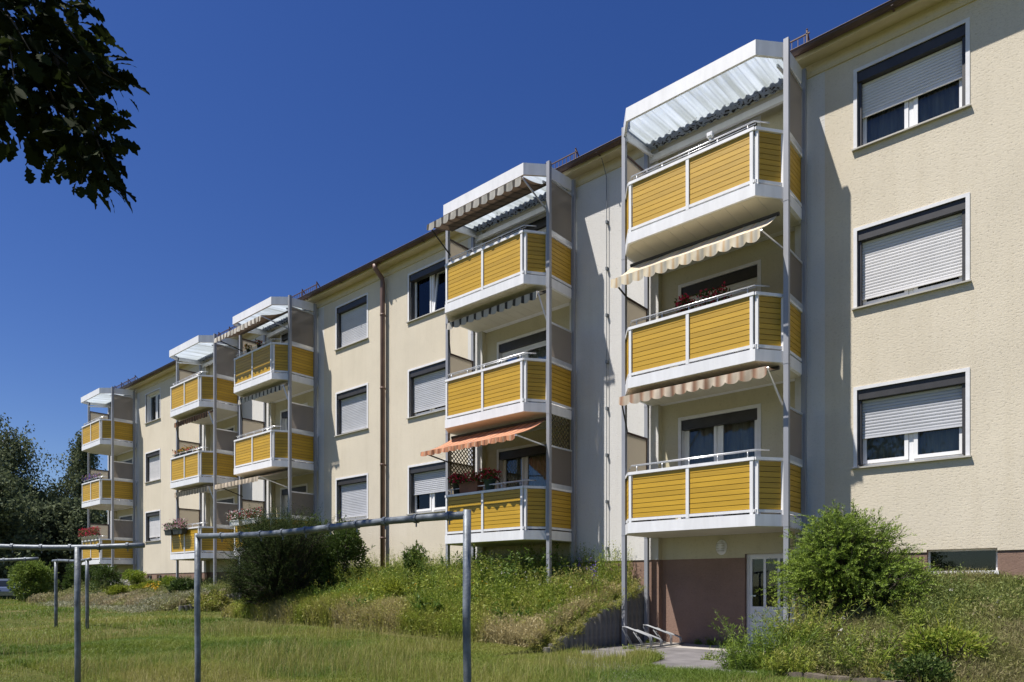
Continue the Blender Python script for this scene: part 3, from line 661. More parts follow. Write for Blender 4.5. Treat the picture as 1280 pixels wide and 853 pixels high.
fs = [(k*(nys+1)+j, (k+1)*(nys+1)+j, (k+1)*(nys+1)+j+1, k*(nys+1)+j+1) for k in range(nxs) for j in range(nys)]
sh.add(vs, fs); ME['roof_sheet'] = sh.mesh('roof_sheet', M['sheet'], True)
def post_mesh(x, y, z0, z1, w):
    mb = MB(); t = .012
    mb.box(x-w/2, x+w/2, y-w/2, y+w/2, z0, z1)
    for z in (2.6, 5.4, 8.2): mb.box(x-w/2-.004, x+w/2+.004, y-w/2-.004, y+w/2+.004, z-.09, z-.07)
    return mb.mesh('post', M['post'])
POSTS = [post_mesh(-HW+.03,-PP,0,10.80,.08), post_mesh(HW+.02,-PP,0,10.90,.085), post_mesh(-HW,-.13,0,10.86,.08), post_mesh(HW,-.13,0,10.92,.08)]
TLAB = ['five sided balcony stack with yellow plank railings nearest the camera, above the cellar door',
        'yellow plank balcony stack with an orange awning and flower pots on its lowest balcony',
        'yellow plank balcony stack behind the dark conifer, white and red flower boxes on lowest rail',
        'yellow plank balcony stack with pink and green flower boxes, just behind the conifer stack',
        'yellow plank balcony stack farthest away, at the left end of the apartment block']
SCRN = {0: (4.62,4.55,4.90), 1: (4.62,4.55,4.90), 2: (4.55,4.62,4.90), 3: (4.62,4.55,4.90), 4: (4.62,4.55,4.90)}
for ti, c in enumerate(TOWERS):
    t = thing('balcony_stack', (c,0,0), TLAB[ti], 'balcony', 'balcony stacks along the front of the block')
    for me in POSTS: obj('post', me, t)
    cn = obj('canopy', ME['canopy'], t); obj('roof_sheet', ME['roof_sheet'], cn)
    for lev in range(3):
        b = obj('balcony', ME['balcony'], t, (0,0,2.83*lev))
        obj('floor_panel', ME['floor_panel'], b); obj('railing_frame', ME['railing_frame'], b); obj('handrail', ME['handrail'], b)
        for pm in PAN: obj('infill_panel', pm, b)
        top = SCRN[ti][lev]
        for s in (-1,1):
            tt = top if not (s < 0 and lev == 2) else 4.62
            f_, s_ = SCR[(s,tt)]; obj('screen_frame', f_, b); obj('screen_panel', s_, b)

# ------------------------------------------------------------------ awnings
def awning(c, zr, pf, zf, mat, label, w=2.92, val=.17, roller_p=1.0, dx=0, cloth=None):
    t = thing('awning', (c+dx,0,0), label, 'awning', 'awnings under the balconies')
    mb = MB(); n = 60; m = 8; hw = w/2; vs = []
    for k in range(n+1):
        x = -hw+w*k/n
        for j in range(m+1):
            f = j/m; p = roller_p+(pf-roller_p)*f; z = zr+(zf-zr)*f - .05*math.sin(math.pi*f)*min(1,pf-roller_p) + .006*math.sin(x*9)
            vs.append((x,-p,z))
    mb.add(vs, [(k*(m+1)+j,(k+1)*(m+1)+j,(k+1)*(m+1)+j+1,k*(m+1)+j+1) for k in range(n) for j in range(m)])
    mb.build('cloth', cloth or mat, t, True)
    va = MB(); ns = 12; N = ns*10; vs = []
    for k in range(N+1):
        x = -hw+w*k/N; s = abs(math.sin(math.pi*ns*k/N))**.7; wv = .018*math.sin(k*.63)+.012*math.sin(k*.21+1)
        for j in range(4): f = j/3; vs.append((x, -pf-.02-wv*f, zf-.005-(val*.72+val*.28*s)*f))
    va.add(vs, [(k*4+j,(k+1)*4+j,(k+1)*4+j+1,k*4+j+1) for k in range(N) for j in range(3)])
    va.build('valance', mat, t, True)
    MB().tube([(-hw-.03,-roller_p,zr+.02),(hw+.03,-roller_p,zr+.02)], .035, 10).build('roller', M['black'], t)
    MB().tube([(-hw-.02,-pf+.022,zf-.028),(hw+.02,-pf+.022,zf-.028)], .016, 8).build('front_bar', M['steel'], t)
    for s in (-1,1):
        MB().bar((s*(hw-.02),-pf+.01,zf-.01),(s*(1.56),-PP+.06,zr-.62-.25*max(0,1.6-pf)),.022,.03).build('arm', M['black'] if s < 0 else M['steel'], t)
A = TOWERS
awning(A[0], 7.97, 1.77, 7.44, M['aw_cream'], 'cream and orange striped awning, sloping out over the middle balcony nearest the camera', val=.2)
awning(A[0], 5.28, 1.48, 5.22, M['aw_brown'], 'nearly closed awning with brown and cream scalloped valance over the lowest balcony nearest the camera', val=.19)
awning(A[1], 10.48, 1.84, 10.29, M['aw_grey'], 'pale grey and black striped awning under the canopy left of the nearest balcony stack', val=.18, w=3.02, cloth=M['aw_shaded'])
awning(A[1], 8.07, 1.24, 8.04, M['aw_grey'], 'rolled up dark grey striped awning above the balcony over the orange awning', val=.18)
awning(A[1], 5.22, 2.05, 4.72, M['aw_orange'], 'orange striped awning sloping out over flower pots', val=.12, w=3.0)
awning(A[2], 10.45, 2.02, 10.0, M['aw_white'], 'white and brown striped awning with scalloped edge under the canopy behind the conifer bush', val=.17, w=3.1, cloth=M['aw_shaded'])
awning(A[2], 8.07, 1.22, 8.03, M['aw_grey'], 'rolled up dark striped awning in the middle of the stack behind the conifer bush', val=.18)
awning(A[2], 5.28, 2.05, 4.95, M['aw_beige'], 'beige and grey striped awning sloping out above white and red flower boxes', val=.16)
awning(A[3], 8.07, 1.24, 8.02, M['aw_darkbrown'], 'rolled up dark brown striped awning between the top and middle balconies of the fourth stack', val=.2)
awning(A[3], 5.27, 1.24, 5.22, M['aw_beige'], 'rolled up beige striped awning above the pink and green flower boxes', val=.2)

# ------------------------------------------------------------------ flowers on the balconies, trellises
def flowerbox(loc, size, potmat, label, tints, green=.5, grp='flower pots on the balconies', h=.22, round_=False, n=260):
    t = thing('flower_pot' if round_ else 'flower_box', loc, label, 'flower pot', grp)
    sx, sy, sz = size
    if round_: MB().lathe([(sx*.36,0),(sx*.5,sz*.9),(sx*.53,sz*.9),(sx*.53,sz),(sx*.46,sz),(sx*.44,sz*.9)], n=14).build('pot', potmat, t, True)
    else:
        mb = MB(); a, b = sx/2*.92, sy/2*.82
        mb.add([(-a,-b,0),(a,-b,0),(a,b,0),(-a,b,0),(-sx/2,-sy/2,sz),(sx/2,-sy/2,sz),(sx/2,sy/2,sz),(-sx/2,sy/2,sz)], [(0,3,2,1),(4,5,6,7),(0,1,5,4),(1,2,6,5),(2,3,7,6),(3,0,4,7)])
        mb.box(-sx/2-.01,sx/2+.01,-sy/2-.01,sy/2+.01,sz-.025,sz+.004); mb.build('pot', potmat, t)
    P = rng.uniform(-1,1,(n,3))*np.array([sx*.55, sy*.75, h*.5]) + np.array([0,0,sz+h*.4])
    dr = rng.normal(size=(n,3)) + np.array([0,-.3,.5])
    leaves('foliage', P, dr, rng.uniform(.05,.1,n), rng.uniform(.025,.05,n), rng.uniform(0,.8,n), M['bushleaf'], t)
    k = int(n*.9); P = rng.uniform(-1,1,(k,3))*np.array([sx*.58, sy*.85, h*.5]) + np.array([0,-.02,sz+h*.55])
    ti = np.array(tints)[rng.integers(0,len(tints),k)]
    leaves('blossom', P, rng.normal(size=(k,3)), rng.uniform(.03,.06,k), rng.uniform(.03,.055,k), ti, M['petal'], t)
RED, WHT, PNK, PUR = .1, .4, .95, .8
c = A[1]; zt = 3.715
flowerbox((c-.98,-PF+.16,zt), (.24,.24,.26), M['pot_dark'], 'dark round flower pot with red blooms, leftmost under the orange awning', [RED,RED,.02], round_=True)
flowerbox((c-.50,-PF+.14,zt), (.62,.22,.24), M['pot_terra'], 'terracotta trough with red blooms on the rail under the orange awning', [RED,.15])
flowerbox((c+.10,-PF+.16,zt), (.28,.28,.26), M['pot_green'], 'dark green pot with red blooms on the rail right of the terracotta trough', [RED,RED], round_=True)
c = A[0]
flowerbox((c-.30,-.95,6.53), (.24,.24,.2), M['pot_terra'], 'small round pot of red flowers behind the middle balcony rail nearest the camera', [RED,.12], round_=True, h=.28)
flowerbox((c+.25,-.95,6.53), (.5,.2,.2), M['pot_terra'], 'long terracotta trough of red flowers behind the middle balcony rail nearest the camera', [RED,.12], h=.28)
c = A[2]
flowerbox((c-.78,-PF-.14,3.53), (.66,.2,.18), M['pot_white'], 'flower box with white and pink blooms, left on the rail under the beige awning', [WHT,WHT,WHT,RED,PNK], h=.3, n=340)
flowerbox((c+.30,-PF-.14,3.53), (1.05,.2,.18), M['pot_white'], 'long flower box with white blooms below bright red ones, under the beige awning', [WHT,WHT,RED,RED], h=.32, n=460)
c = A[3]
flowerbox((c-.92,-PF-.14,3.47), (.62,.2,.2), M['pot_dark'], 'dark flower box with green foliage hung on the fourth stack, left one', [WHT,.95], h=.26, n=240)
flowerbox((c-.05,-PF-.14,3.47), (.8,.22,.2), M['pot_dark'], 'dark flower box with pink blooms hung on the fourth stack, right one', [PNK,PNK,WHT], h=.36, n=380)
flowerbox((c-.4,-PF+.2,6.53), (1.4,.2,.12), M['pot_dark'], 'low box of small red and green plants behind the middle rail of the fourth stack', [RED,.6], h=.2)
c = A[4]
for k in range(5):
    flowerbox((c-1.0+k*.48,-PF-.02,3.71), (.2,.2,.18), M['pot_white'], 'small white pot of red geraniums standing in a row on the farthest balcony rail', [RED,.15,RED], grp='white pots of red geraniums', round_=True, h=.38, n=150)
flowerbox((c-.3,-PF+.18,6.53), (1.9,.2,.14), M['pot_dark'], 'long box of purple and pink flowers behind the middle rail of the farthest stack', [PUR,PNK,PUR], h=.24)
b = MB().box(-.05,.05,-.04,.04,0,.08).box(-.035,.035,-.046,-.038,.012,.065).box(-.015,.015,-.02,.02,-.06,.002)
tag(b.build('floodlight', M['pvc']), 'small white floodlight box clipped to the topmost handrail nearest the camera', 'lamp').location = (A[0]+.42,-PF+.06,9.56)
for k, (dx, lb) in enumerate(((-.35,'left one of two small dark pots on the topmost rail behind the conifer bush'),(.35,'right one of two small dark pots on the topmost rail behind the conifer bush'))):
    flowerbox((A[2]+dx,-PF+.06,9.37), (.14,.14,.13), M['pot_dark'], lb, [.15,.6], round_=True, h=.14, n=50, grp='small dark pots on the rail')
def trellis(x, z0, z1, y0, y1, label):
    t = MB(); n = 12; w = y1-y0; h = z1-z0
    step = .085
    for s in (-1,1):
        k = -h
        while k < w:
            pa = []
            for f in (0,1):
                pass
            ya, yb = (k, k+h) if s > 0 else (k+h, k)
            za, zb = z0, z1
            # clip to the width
            def clip(yv): return min(max(yv,0),w)
            A0 = Vector((x, ya, za)); B0 = Vector((x, yb, zb))
            t0 = t1 = None
            dy = yb-ya
            ts = sorted([(0-ya)/dy, (w-ya)/dy]); t0 = max(0,ts[0]); t1 = min(1,ts[1])
            if t1 > t0+.02:
                p0 = A0+(B0-A0)*t0; p1 = A0+(B0-A0)*t1; p0.y += y0; p1.y += y0
                t.bar(p0, p1, .012, .022)
            k += step*1.4
    t.bar((x,y0,z0),(x,y0,z1),.02,.025); t.bar((x,y1,z0),(x,y1,z1),.02,.025); t.bar((x,y0,z1),(x,y1,z1),.02,.025)
    tag(t.build('trellis', pmat('bamboo', (.10,.085,.045), .8, var=.3)), label, 'trellis')
trellis(A[1]-1.55, 3.95, 5.15, -1.02, -.2, 'bamboo lattice trellis at the left side under the orange awning')
trellis(A[1]+1.56, 4.66, 5.40, -1.02, -.2, 'bamboo lattice trellis closing the right side above the smoked screen, beside the orange awning')

# ------------------------------------------------------------------ retaining walls, bicycle rack
def palisade_wall(x, p0, p1, label, lo):
    t = thing('retaining_wall', (x,-p0,0), label, 'wall')
    n = int((p1-p0)/.165)
    for k in range(n):
        p = p0 + .085 + k*.165; y = -p
        zt_ = lo+.08 + (1.42-lo)*max(0,1-p/3.5)**.95 + (.03*(k%3==0)); zb = min(gzf(x+.25,y), lo)-.15
        a = random.uniform(-.012,.012); r = .085
        mb = MB(); prof = []
        for q_ in range(8): an = math.pi/8+2*math.pi*q_/8; prof.append((r*math.cos(an)+a, r*math.sin(an)))
        mb.prism(prof, zb, zt_-.02); mb.prism([(x_*.85,y_*.85) for x_,y_ in prof], zt_-.02, zt_)
        mb.build('palisade', M['concrete'], t).location = (0, -(p-p0), 0)
palisade_wall(PALX[0]+.06, .02, 3.6, 'grey concrete palisade wall holding the flower bed left of the bicycle rack', .27)
palisade_wall(PALX[1]+.06, .02, 3.25, 'grey concrete palisade wall beside the dark conifer bush, stepping down to the lawn', .60)
def bike_rack(x, y, rz):
    t = thing('bicycle_rack', (x,y,.29), 'galvanised bicycle rack with bent wheel hoops on the apron below the nearest balconies', 'bicycle rack', rz=rz)
    b = MB()
    for yy in (-.18, .22): b.bar((-.75,yy,.03),(.75,yy,.03),.04,.03)
    b.build('base_rail', M['rackmetal'], t)
    for k, xx in enumerate((-.6,-.2,.2,.6)):
        h = MB(); tall = .34 if k%2 else .26
        for s in (-.028,.028):
            h.tube([(xx+s,.24,.03),(xx+s,.24,tall-.12),(xx+s,.20,tall-.09),(xx+s,-.30,tall+.06),(xx+s,-.36,tall+.06),(xx+s,-.37,tall+.02),(xx+s,-.16,.03)], .012, 6)
        h.tube([(xx-.028,-.37,tall+.065),(xx+.028,-.37,tall+.065)], .011, 6)
        h.build('wheel_hoop', M['rackmetal'], t, True)
bike_rack(-6.75, -.95, R(-90))

# ------------------------------------------------------------------ clothes line frames
def ground_at(v): return gzf(v.x, v.y)
def frame(label, bar, posts, zbar, r=.03, ring=.33, sag=.012, fit=True, over=0.0):
    t = thing('clothes_line_frame', (0,0,0), label, 'clothes line frame', 'clothes line frames on the lawn')
    a, b = bar; L = (b-a).length; n = 14; pts = []
    for k in range(n+1):
        f = k/n; p = a.lerp(b, f); pts.append((p.x, p.y, zbar + sag*math.sin(f*7) - .015*math.sin(math.pi*f)))
    MB().tube(pts, r*.95, 10).build('crossbar', M['galv'], t, True)
    for p in posts:
        zt = zbar + over; z0 = ground_at(p)-.3; m = MB()
        m.tube([(p.x,p.y,z0),(p.x+.005,p.y,(z0+zt)*.4),(p.x-.006,p.y,(z0+zt)*.7),(p.x,p.y,zt)], r, 12)
        m.build('post', M['galv'], t, True)
    d = (b-a).normalized()
    for k in range(int(L/ring)):
        p = a + d*(ring*(k+.5)); f = (ring*(k+.5))/L; z = zbar + sag*math.sin(f*7)-.015*math.sin(math.pi*f)
        m = MB(); m.tube([(p.x-d.x*.015,p.y-d.y*.015,z),(p.x+d.x*.015,p.y+d.y*.015,z)], r*1.22, 10)
        m.tube([(p.x,p.y,z-r*1.1),(p.x,p.y,z-r*1.1-.03)], .006, 6)
        m.build('hook_ring', M['galv'], t)
A1, A2 = at(584,4.74,0), at(247,6.9,0)
frame('grey steel clothes line frame with a long bar between two posts, nearest the camera', (A1,A2), [A1,A2], 1.99, r=.029, over=.035)
B0 = at(97,8.1,0); frame('grey steel T shaped clothes line post with hooked crossbar at the left, in the foreground', (at(-150,8.0,0), at(180,8.2,0)), [B0], 1.975, r=.034, over=-.02)
C0 = at(-40,12.0,0); frame('grey steel T shaped clothes line post behind the foreground one, cut by the left edge', (at(-120,11.7,0), at(48,12.2,0)), [C0], 1.97, r=.032, over=-.02)
D1, D2 = at(70,17.3,0), at(109,16.4,0); dd_ = (D2-D1).normalized()
frame('low grey steel clothes line frame with two posts, farthest out on the lawn', (D1-dd_*.15, D2+dd_*.15), [D1,D2], 2.12, r=.04, over=-.02, ring=.6)

# ------------------------------------------------------------------ parked car far left
def car(loc, rz):
    t = thing('parked_car', loc, 'silver blue parked car at the far edge of the lawn on the left', 'car', rz=rz)
    paint = pmat('car_paint', (.22,.27,.36), .25, metal=.5, var=.03); paint.node_tree.nodes['Principled BSDF'].inputs['Coat Weight'].default_value = .6
    prof = [(-2.15,.35),(-2.18,.62),(-2.05,.85),(-1.95,.92),(-1.55,1.36),(-1.2,1.45),(.1,1.46),(.45,1.36),(1.15,.95),(1.9,.82),(2.12,.62),(2.15,.35)]
    b = MB(); n = len(prof); vs = []
    for x, z in prof:
        ins = .0 if z < .96 else .16*(z-.95)/.5
        vs += [(x,-.86+ins,z),(x,.86-ins,z)]
    fs = [(2*i,2*i+1,2*i+3,2*i+2) for i in range(n-1)] + [tuple(2*i for i in range(n))[::-1], tuple(2*i+1 for i in range(n)), (0,2*(n-1),2*n-1,1)]
    b.add(vs, fs); body = b.build('body', paint, t)
    g = MB()
    for s in (-1,1):
        for poly in ([(-1.55,.98),(-1.38,1.30),(-.72,1.37),(-.72,.98)], [(-.66,.98),(-.66,1.37),(.05,1.38),(.05,.98)], [(.11,.98),(.11,1.38),(.42,1.30),(.92,.98)]):
            w = []
            for x, z in poly: w.append((x, s*(.86-.16*max(0,z-.95)/.5+.006), z))
            g.add(w, [tuple(range(len(w))) if s < 0 else tuple(range(len(w)))[::-1]])
    g.add([(-1.90,-.72,.97),(-1.90,.72,.97),(-1.60,.68,1.31),(-1.60,-.68,1.31)], [(0,1,2,3)])
    g.add([(1.10,-.72,.985),(1.10,.72,.985),(.50,.66,1.345),(.50,-.66,1.345)], [(0,3,2,1)])
    for v in range(len(g.v)-8, len(g.v)): x,y,z = g.v[v]; g.v[v] = (x+(.03 if x>0 else -.035), y, z+.012)
    g.build('car_windows', pmat('car_glass', (.02,.025,.03), .05), body)
    for x in (-1.3,1.35):
        for s in (-1,1):
            w = MB().tube([(x,s*.72,.31),(x,s*.88,.31)], .31, 18).build('wheel', M['black'], t)
            MB().tube([(x,s*.86,.31),(x,s*.885,.31)], .19, 14).build('rim', M['steel'], w)
    for s in (-1,1): MB().box(2.06,2.15,s*.62-.14,s*.62+.14,.66,.78).build('headlight', M['pvc'], t); MB().box(-2.2,-2.1,s*.66-.1,s*.66+.1,.68,.84).build('tail_light', pmat('red_lamp', (.3,.01,.01), .3), t)
cl = at(6, 46); car((cl.x, cl.y, cl.z-.05), R(175))

# ------------------------------------------------------------------ plants
def in_bush(n, rad, lumps=14, seed=1):
    """points near the surface of an uneven, lumpy crown, with outward directions"""
    r2 = np.random.default_rng(seed)
    dirs = unit(r2.normal(size=(lumps,3)) + np.array([0,0,.35])); cen = dirs*r2.uniform(.35,.72,(lumps,1)); rr = r2.uniform(.26,.46,lumps)
    k = r2.integers(0, lumps, n); d = unit(r2.normal(size=(n,3))); rad_ = rr[k]*r2.uniform(.3,1.0,n)**.5*(1+.12*np.sin(d[:,0]*9+k)*np.sin(d[:,2]*8+k*2))
    P = cen[k] + d*rad_[:,None]
    out = unit(P*.8 + d*.5)
    return P*np.asarray(rad), out, k
def shrub(name, loc, rad, mat, label, cat, n=9000, L=(.05,.1), Wd=(.02,.04), tint=(0,1), seed=1, lumps=18, stems=6, upw=.3, group=None, zoff=None):
    t = thing(name, loc, label, cat, group)
    P, out, k = in_bush(n, (1,1,1), lumps, seed); r2 = np.random.default_rng(seed+99)
    P = P*np.asarray(rad); P[:,2] += rad[2]*(.82 if zoff is None else zoff); keep = P[:,2] > -.05; P = P[keep]; out = out[keep]; k = k[keep]; m = len(P)
    dr = out + r2.normal(size=(m,3))*.45 + np.array([0,0,upw])
    ti = np.clip(r2.uniform(tint[0], tint[1], m)*.6 + .4*(tint[0]+(tint[1]-tint[0])*r2.uniform(size=lumps)[k]) , 0, 1)
    ns_ = 46; q0 = r2.integers(0, m, ns_); sdir = unit(out[q0]*np.array([1,1,.5]) + np.array([0,0,.7]) + r2.normal(size=(ns_,3))*.25); sl_ = r2.uniform(.15,.42,ns_)*min(rad)
    f = r2.uniform(0,1,(ns_,16)); SP = (P[q0][:,None,:] + sdir[:,None,:]*(f*sl_[:,None])[:,:,None]).reshape(-1,3); k_ = len(SP)
    P = np.concatenate([P, SP]); dr = np.concatenate([dr, np.repeat(sdir,16,0)*.6 + r2.normal(size=(k_,3))*.6]); ti = np.concatenate([ti, np.clip(r2.uniform(tint[0],tint[1],k_)*.7+.25,0,1)]); m = len(P)
    leaves('foliage', P, dr, r2.uniform(L[0],L[1],m), r2.uniform(Wd[0],Wd[1],m), ti, mat, t)
    st = MB()
    for q_ in range(stems):
        a = r2.uniform(0,6.28); e = np.array([math.cos(a)*rad[0]*.6, math.sin(a)*rad[1]*.6, rad[2]*r2.uniform(.9,1.5)])
        st.tube([(e[0]*.06,e[1]*.06,-.1),(e[0]*.4,e[1]*.4,e[2]*.5),tuple(e)], [.02,.014,.005], 5)
    st.build('stem', M['bark'], t)
    return t
# feathery conifer bush right of the cellar door: arching twigs carrying needles
def needle_bush(loc, rad, mat, label, cat, box=1.0, ntw=900, nn=46, seed=3, nl=(.035,.06), twl=(.25,.55), droop=.25, lumps=22, tip=.35, name='conifer_bush', zc=.85):
    t = thing(name, loc, label, cat); r2 = np.random.default_rng(seed)
    P, out, k = in_bush(ntw, (1,1,1), lumps, seed); P = np.sign(P)*np.abs(P)**box; P = P*np.asarray(rad)*.86; P[:,2] += rad[2]*zc
    keep = P[:,2] > .0; P = P[keep]; out = out[keep]; k = k[keep]; m = len(P)
    dr = unit(out*np.array([1,1,.6]) + np.array([0,0,.35]) + r2.normal(size=(m,3))*.3); TL = r2.uniform(twl[0],twl[1],m)
    f = np.tile(np.linspace(0,1,nn), (m,1)); base = P[:,None,:] + dr[:,None,:]*(f*TL[:,None])[:,:,None]
    base[:,:,2] -= droop*(f**2)*TL[:,None]
    sd = r2.normal(size=(m,nn,3)); sd -= dr[:,None,:]*np.sum(sd*dr[:,None,:],-1,keepdims=True); sd /= np.linalg.norm(sd,axis=-1,keepdims=True)
    nd = dr[:,None,:]*.75 + sd
    ti = np.clip(.15 + f*tip*1.2 + r2.uniform(-.12,.12,(m,nn)) + r2.uniform(0,.35,lumps)[k][:,None], 0, 1)
    N = m*nn; sz = (1-.45*f).ravel()
    leaves('foliage', base.reshape(N,3), nd.reshape(N,3), r2.uniform(nl[0],nl[1],N)*sz, r2.uniform(.007,.012,N)*1.2, ti.ravel(), mat, t)
    st = MB()
    for q_ in range(0, m, 4):
        a, b = P[q_], P[q_]+dr[q_]*TL[q_]*.9; st.tube([tuple(P[q_]*np.array([.2,.2,.25])), tuple(a), tuple(b)], [.02,.008,.002], 4)
    st.build('stem', M['bark'], t)
bx, by = -3.05, -1.25
needle_bush((bx,by,gzf(bx,by)-.2), (1.28,1.2,1.02), M['conifer'], 'large bright green feathery conifer bush in front of the cellar door and wall', 'bush', ntw=3000, nn=40, seed=5, nl=(.045,.085), twl=(.2,.45), tip=.5, lumps=34)
# the dark conifer hiding the third stack
x = fac(350,2.95)
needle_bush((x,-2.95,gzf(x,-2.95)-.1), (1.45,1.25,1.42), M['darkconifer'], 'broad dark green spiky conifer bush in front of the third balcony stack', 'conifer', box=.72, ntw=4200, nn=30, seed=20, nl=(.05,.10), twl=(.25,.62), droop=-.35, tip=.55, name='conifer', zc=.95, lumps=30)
x = fac(428,1.7); shrub('leafy_shrub', (x,-1.7,gzf(x,-1.7)-.1), (1.0,.8,1.32), M['bushleaf'], 'mid green leafy shrub right of the dark conifer bush', 'shrub', tint=(.1,.9), n=9500, L=(.06,.11), Wd=(.03,.06), seed=31)
x = fac(400,.9); shrub('leafy_shrub', (x,-.9,gzf(x,-.9)-.1), (.75,.6,1.45), M['bushleaf'], 'taller light green shrub behind the dark conifer bush, touching the house wall', 'shrub', n=5000, L=(.06,.1), Wd=(.03,.05), tint=(.3,1), seed=32)
x = fac(520,.9); shrub('leafy_shrub', (x,-.9,gzf(x,-.9)-.1), (.55,.5,.80), M['bushleaf'], 'fresh green shrub by the plinth below the downpipe', 'shrub', n=2600, L=(.06,.1), Wd=(.025,.045), tint=(.4,1), seed=33)
x = fac(492,2.3); shrub('golden_plant', (x,-2.3,gzf(x,-2.3)-.1), (.7,.6,.5), M['yellowclump'], 'yellow green leafy clump in the middle of the wildflower bed', 'plant', n=2600, L=(.05,.1), Wd=(.02,.04), seed=34)
x = fac(952,3.25); 
def clump(loc, r_, h, lb, seed, n=2600, tint=(.15,.7), leaf=(.06,.15), wd=(.008,.018), name='perennial_clump', mat='herb', heads=None):
    """a loose tuft of upright stems carrying narrow leaves"""
    t = thing(name, loc, lb, 'plant', 'perennial clumps in the beds'); r2 = np.random.default_rng(seed); ns = max(10, n//60)
    a = r2.uniform(0,6.28,ns); q_ = r2.uniform(0,1,ns)**.6*r_*.7; B = np.stack([np.cos(a)*q_, np.sin(a)*q_, np.zeros(ns)-.05],1)
    d = np.stack([np.cos(a)*q_*.7/r_ + r2.normal(size=ns)*.16, np.sin(a)*q_*.7/r_ + r2.normal(size=ns)*.16, np.ones(ns)],1); H = h*r2.uniform(.45,1.1,ns)
    k = r2.integers(0,ns,n); f = r2.uniform(.05,1,n); P = B[k] + d[k]*(H[k]*f)[:,None]; P[:,:2] += d[k][:,:2]*(f**2*H[k]*.35)[:,None]; P += r2.normal(size=(n,3))*.02
    dr = d[k]*.5 + r2.normal(size=(n,3))*.8
    tn = np.clip(tint[0]+(tint[1]-tint[0])*(.5*r2.uniform(size=ns)[k]+.3*f+.2*r2.uniform(size=n)),0,1)
    leaves('foliage', P, dr, r2.uniform(leaf[0],leaf[1],n)*(1.2-.6*f), r2.uniform(wd[0],wd[1],n)*(1.2-.4*f), tn, M[mat], t)
    st = MB()
    for i_ in range(ns): st.tube([tuple(B[i_]), tuple(B[i_]+d[i_]*H[i_]*.98+np.array([d[i_][0],d[i_][1],0])*H[i_]*.33)], [.005,.002], 3)
    st.build('stem', M['stemgreen'], t)
M['stemgreen'] = pmat('green_stem', (.12,.16,.05), .8)
for i, (x, y, r_, h, lb, tn) in enumerate((
    (-3.80,-3.00,.42,.80,'tall bright green tuft at the left front corner of the right hand bed',(.15,.65)),
    (-4.02,-3.35,.30,.50,'lower green tuft leaning over the path edge at the corner of the right hand bed',(.1,.6)),
    (-3.35,-3.30,.34,.48,'yellow green tuft right of the tall corner tuft, above the border stones',(.35,.85)),
    (-3.45,-2.30,.40,.75,'green and straw coloured tuft under the left side of the feathery conifer bush',(.3,1)),
    (-2.55,-2.75,.45,.62,'grass green tuft in the middle of the right hand slope below the conifer bush',(.2,.75)),
    (-2.05,-1.75,.50,.55,'grey green tuft right of the conifer bush on the slope',(.25,.8)))):
    clump((x,y,gzf(x,y)-.03), r_, h, lb, 300+i, n=3000, tint=tn)
for i, (px, p, r_, h, lb, tn) in enumerate((
    (445,1.9,.6,.85,'feathery green clump left of the downpipe in the wildflower bed',(.25,.8)),
    (470,1.1,.5,.8,'tall green clump at the plinth just left of the downpipe',(.1,.6)),
    (548,.9,.45,.85,'upright dark green clump by the plinth right of the small shrub',(.05,.5)),
    (598,1.3,.5,.95,'grey green flowering clump below the orange awning balcony, left of the clothes line post',(.3,.75)),
    (640,1.0,.55,1.05,'tallest grey green clump below the orange awning balcony',(.3,.8)),
    (668,.6,.4,1.15,'tall seeding clump against the plinth below the orange awning balcony',(.4,.95)),
    (705,1.2,.5,.85,'straw and green clump right of the front post under the orange awning balcony',(.4,1)),
    (735,.7,.4,.9,'clump with violet flower spikes near the right end of the wildflower bed',(.15,.6)),
    (380,3.0,.5,.45,'grey leaved clump in front of the dark conifer bush',(.3,.7)),
    (560,2.4,.6,.55,'broad green clump in the middle front of the wildflower bed',(.2,.7)))):
    x = fac(px,p); clump((x,-p,gzf(x,-p)-.03), r_, h, lb, 320+i, n=2600, tint=tn)
shrub('leafy_shrub', (-1.55,-2.6,gzf(-1.55,-2.6)-.1), (.6,.5,.36), M['herb'], 'mounded green herb on the right hand bed slope at the right edge', 'shrub', n=3200, L=(.05,.09), Wd=(.02,.035), tint=(.25,.8), seed=36)
shrub('leafy_shrub', (-1.7,-3.35,gzf(-1.7,-3.35)-.08), (.42,.38,.28), M['bushleaf'], 'low dark green shrublet near the stones of the right hand bed', 'shrub', n=1800, L=(.04,.07), Wd=(.02,.035), seed=37)
yx, yy = -1.55, -2.15
t = thing('iris_clump', (yx,yy,gzf(yx,yy)), 'clump of yellowing sword shaped leaves on the right hand bed', 'plant')
n = 60; P = rng.normal(size=(n,3))*np.array([.09,.09,0]); dr = np.stack([rng.normal(size=n)*.35, rng.normal(size=n)*.35, np.ones(n)],1)
leaves('foliage', P, dr, rng.uniform(.25,.5,n), rng.uniform(.025,.04,n), rng.uniform(.5,1,n), M['yellowclump'], t, wide=.4)
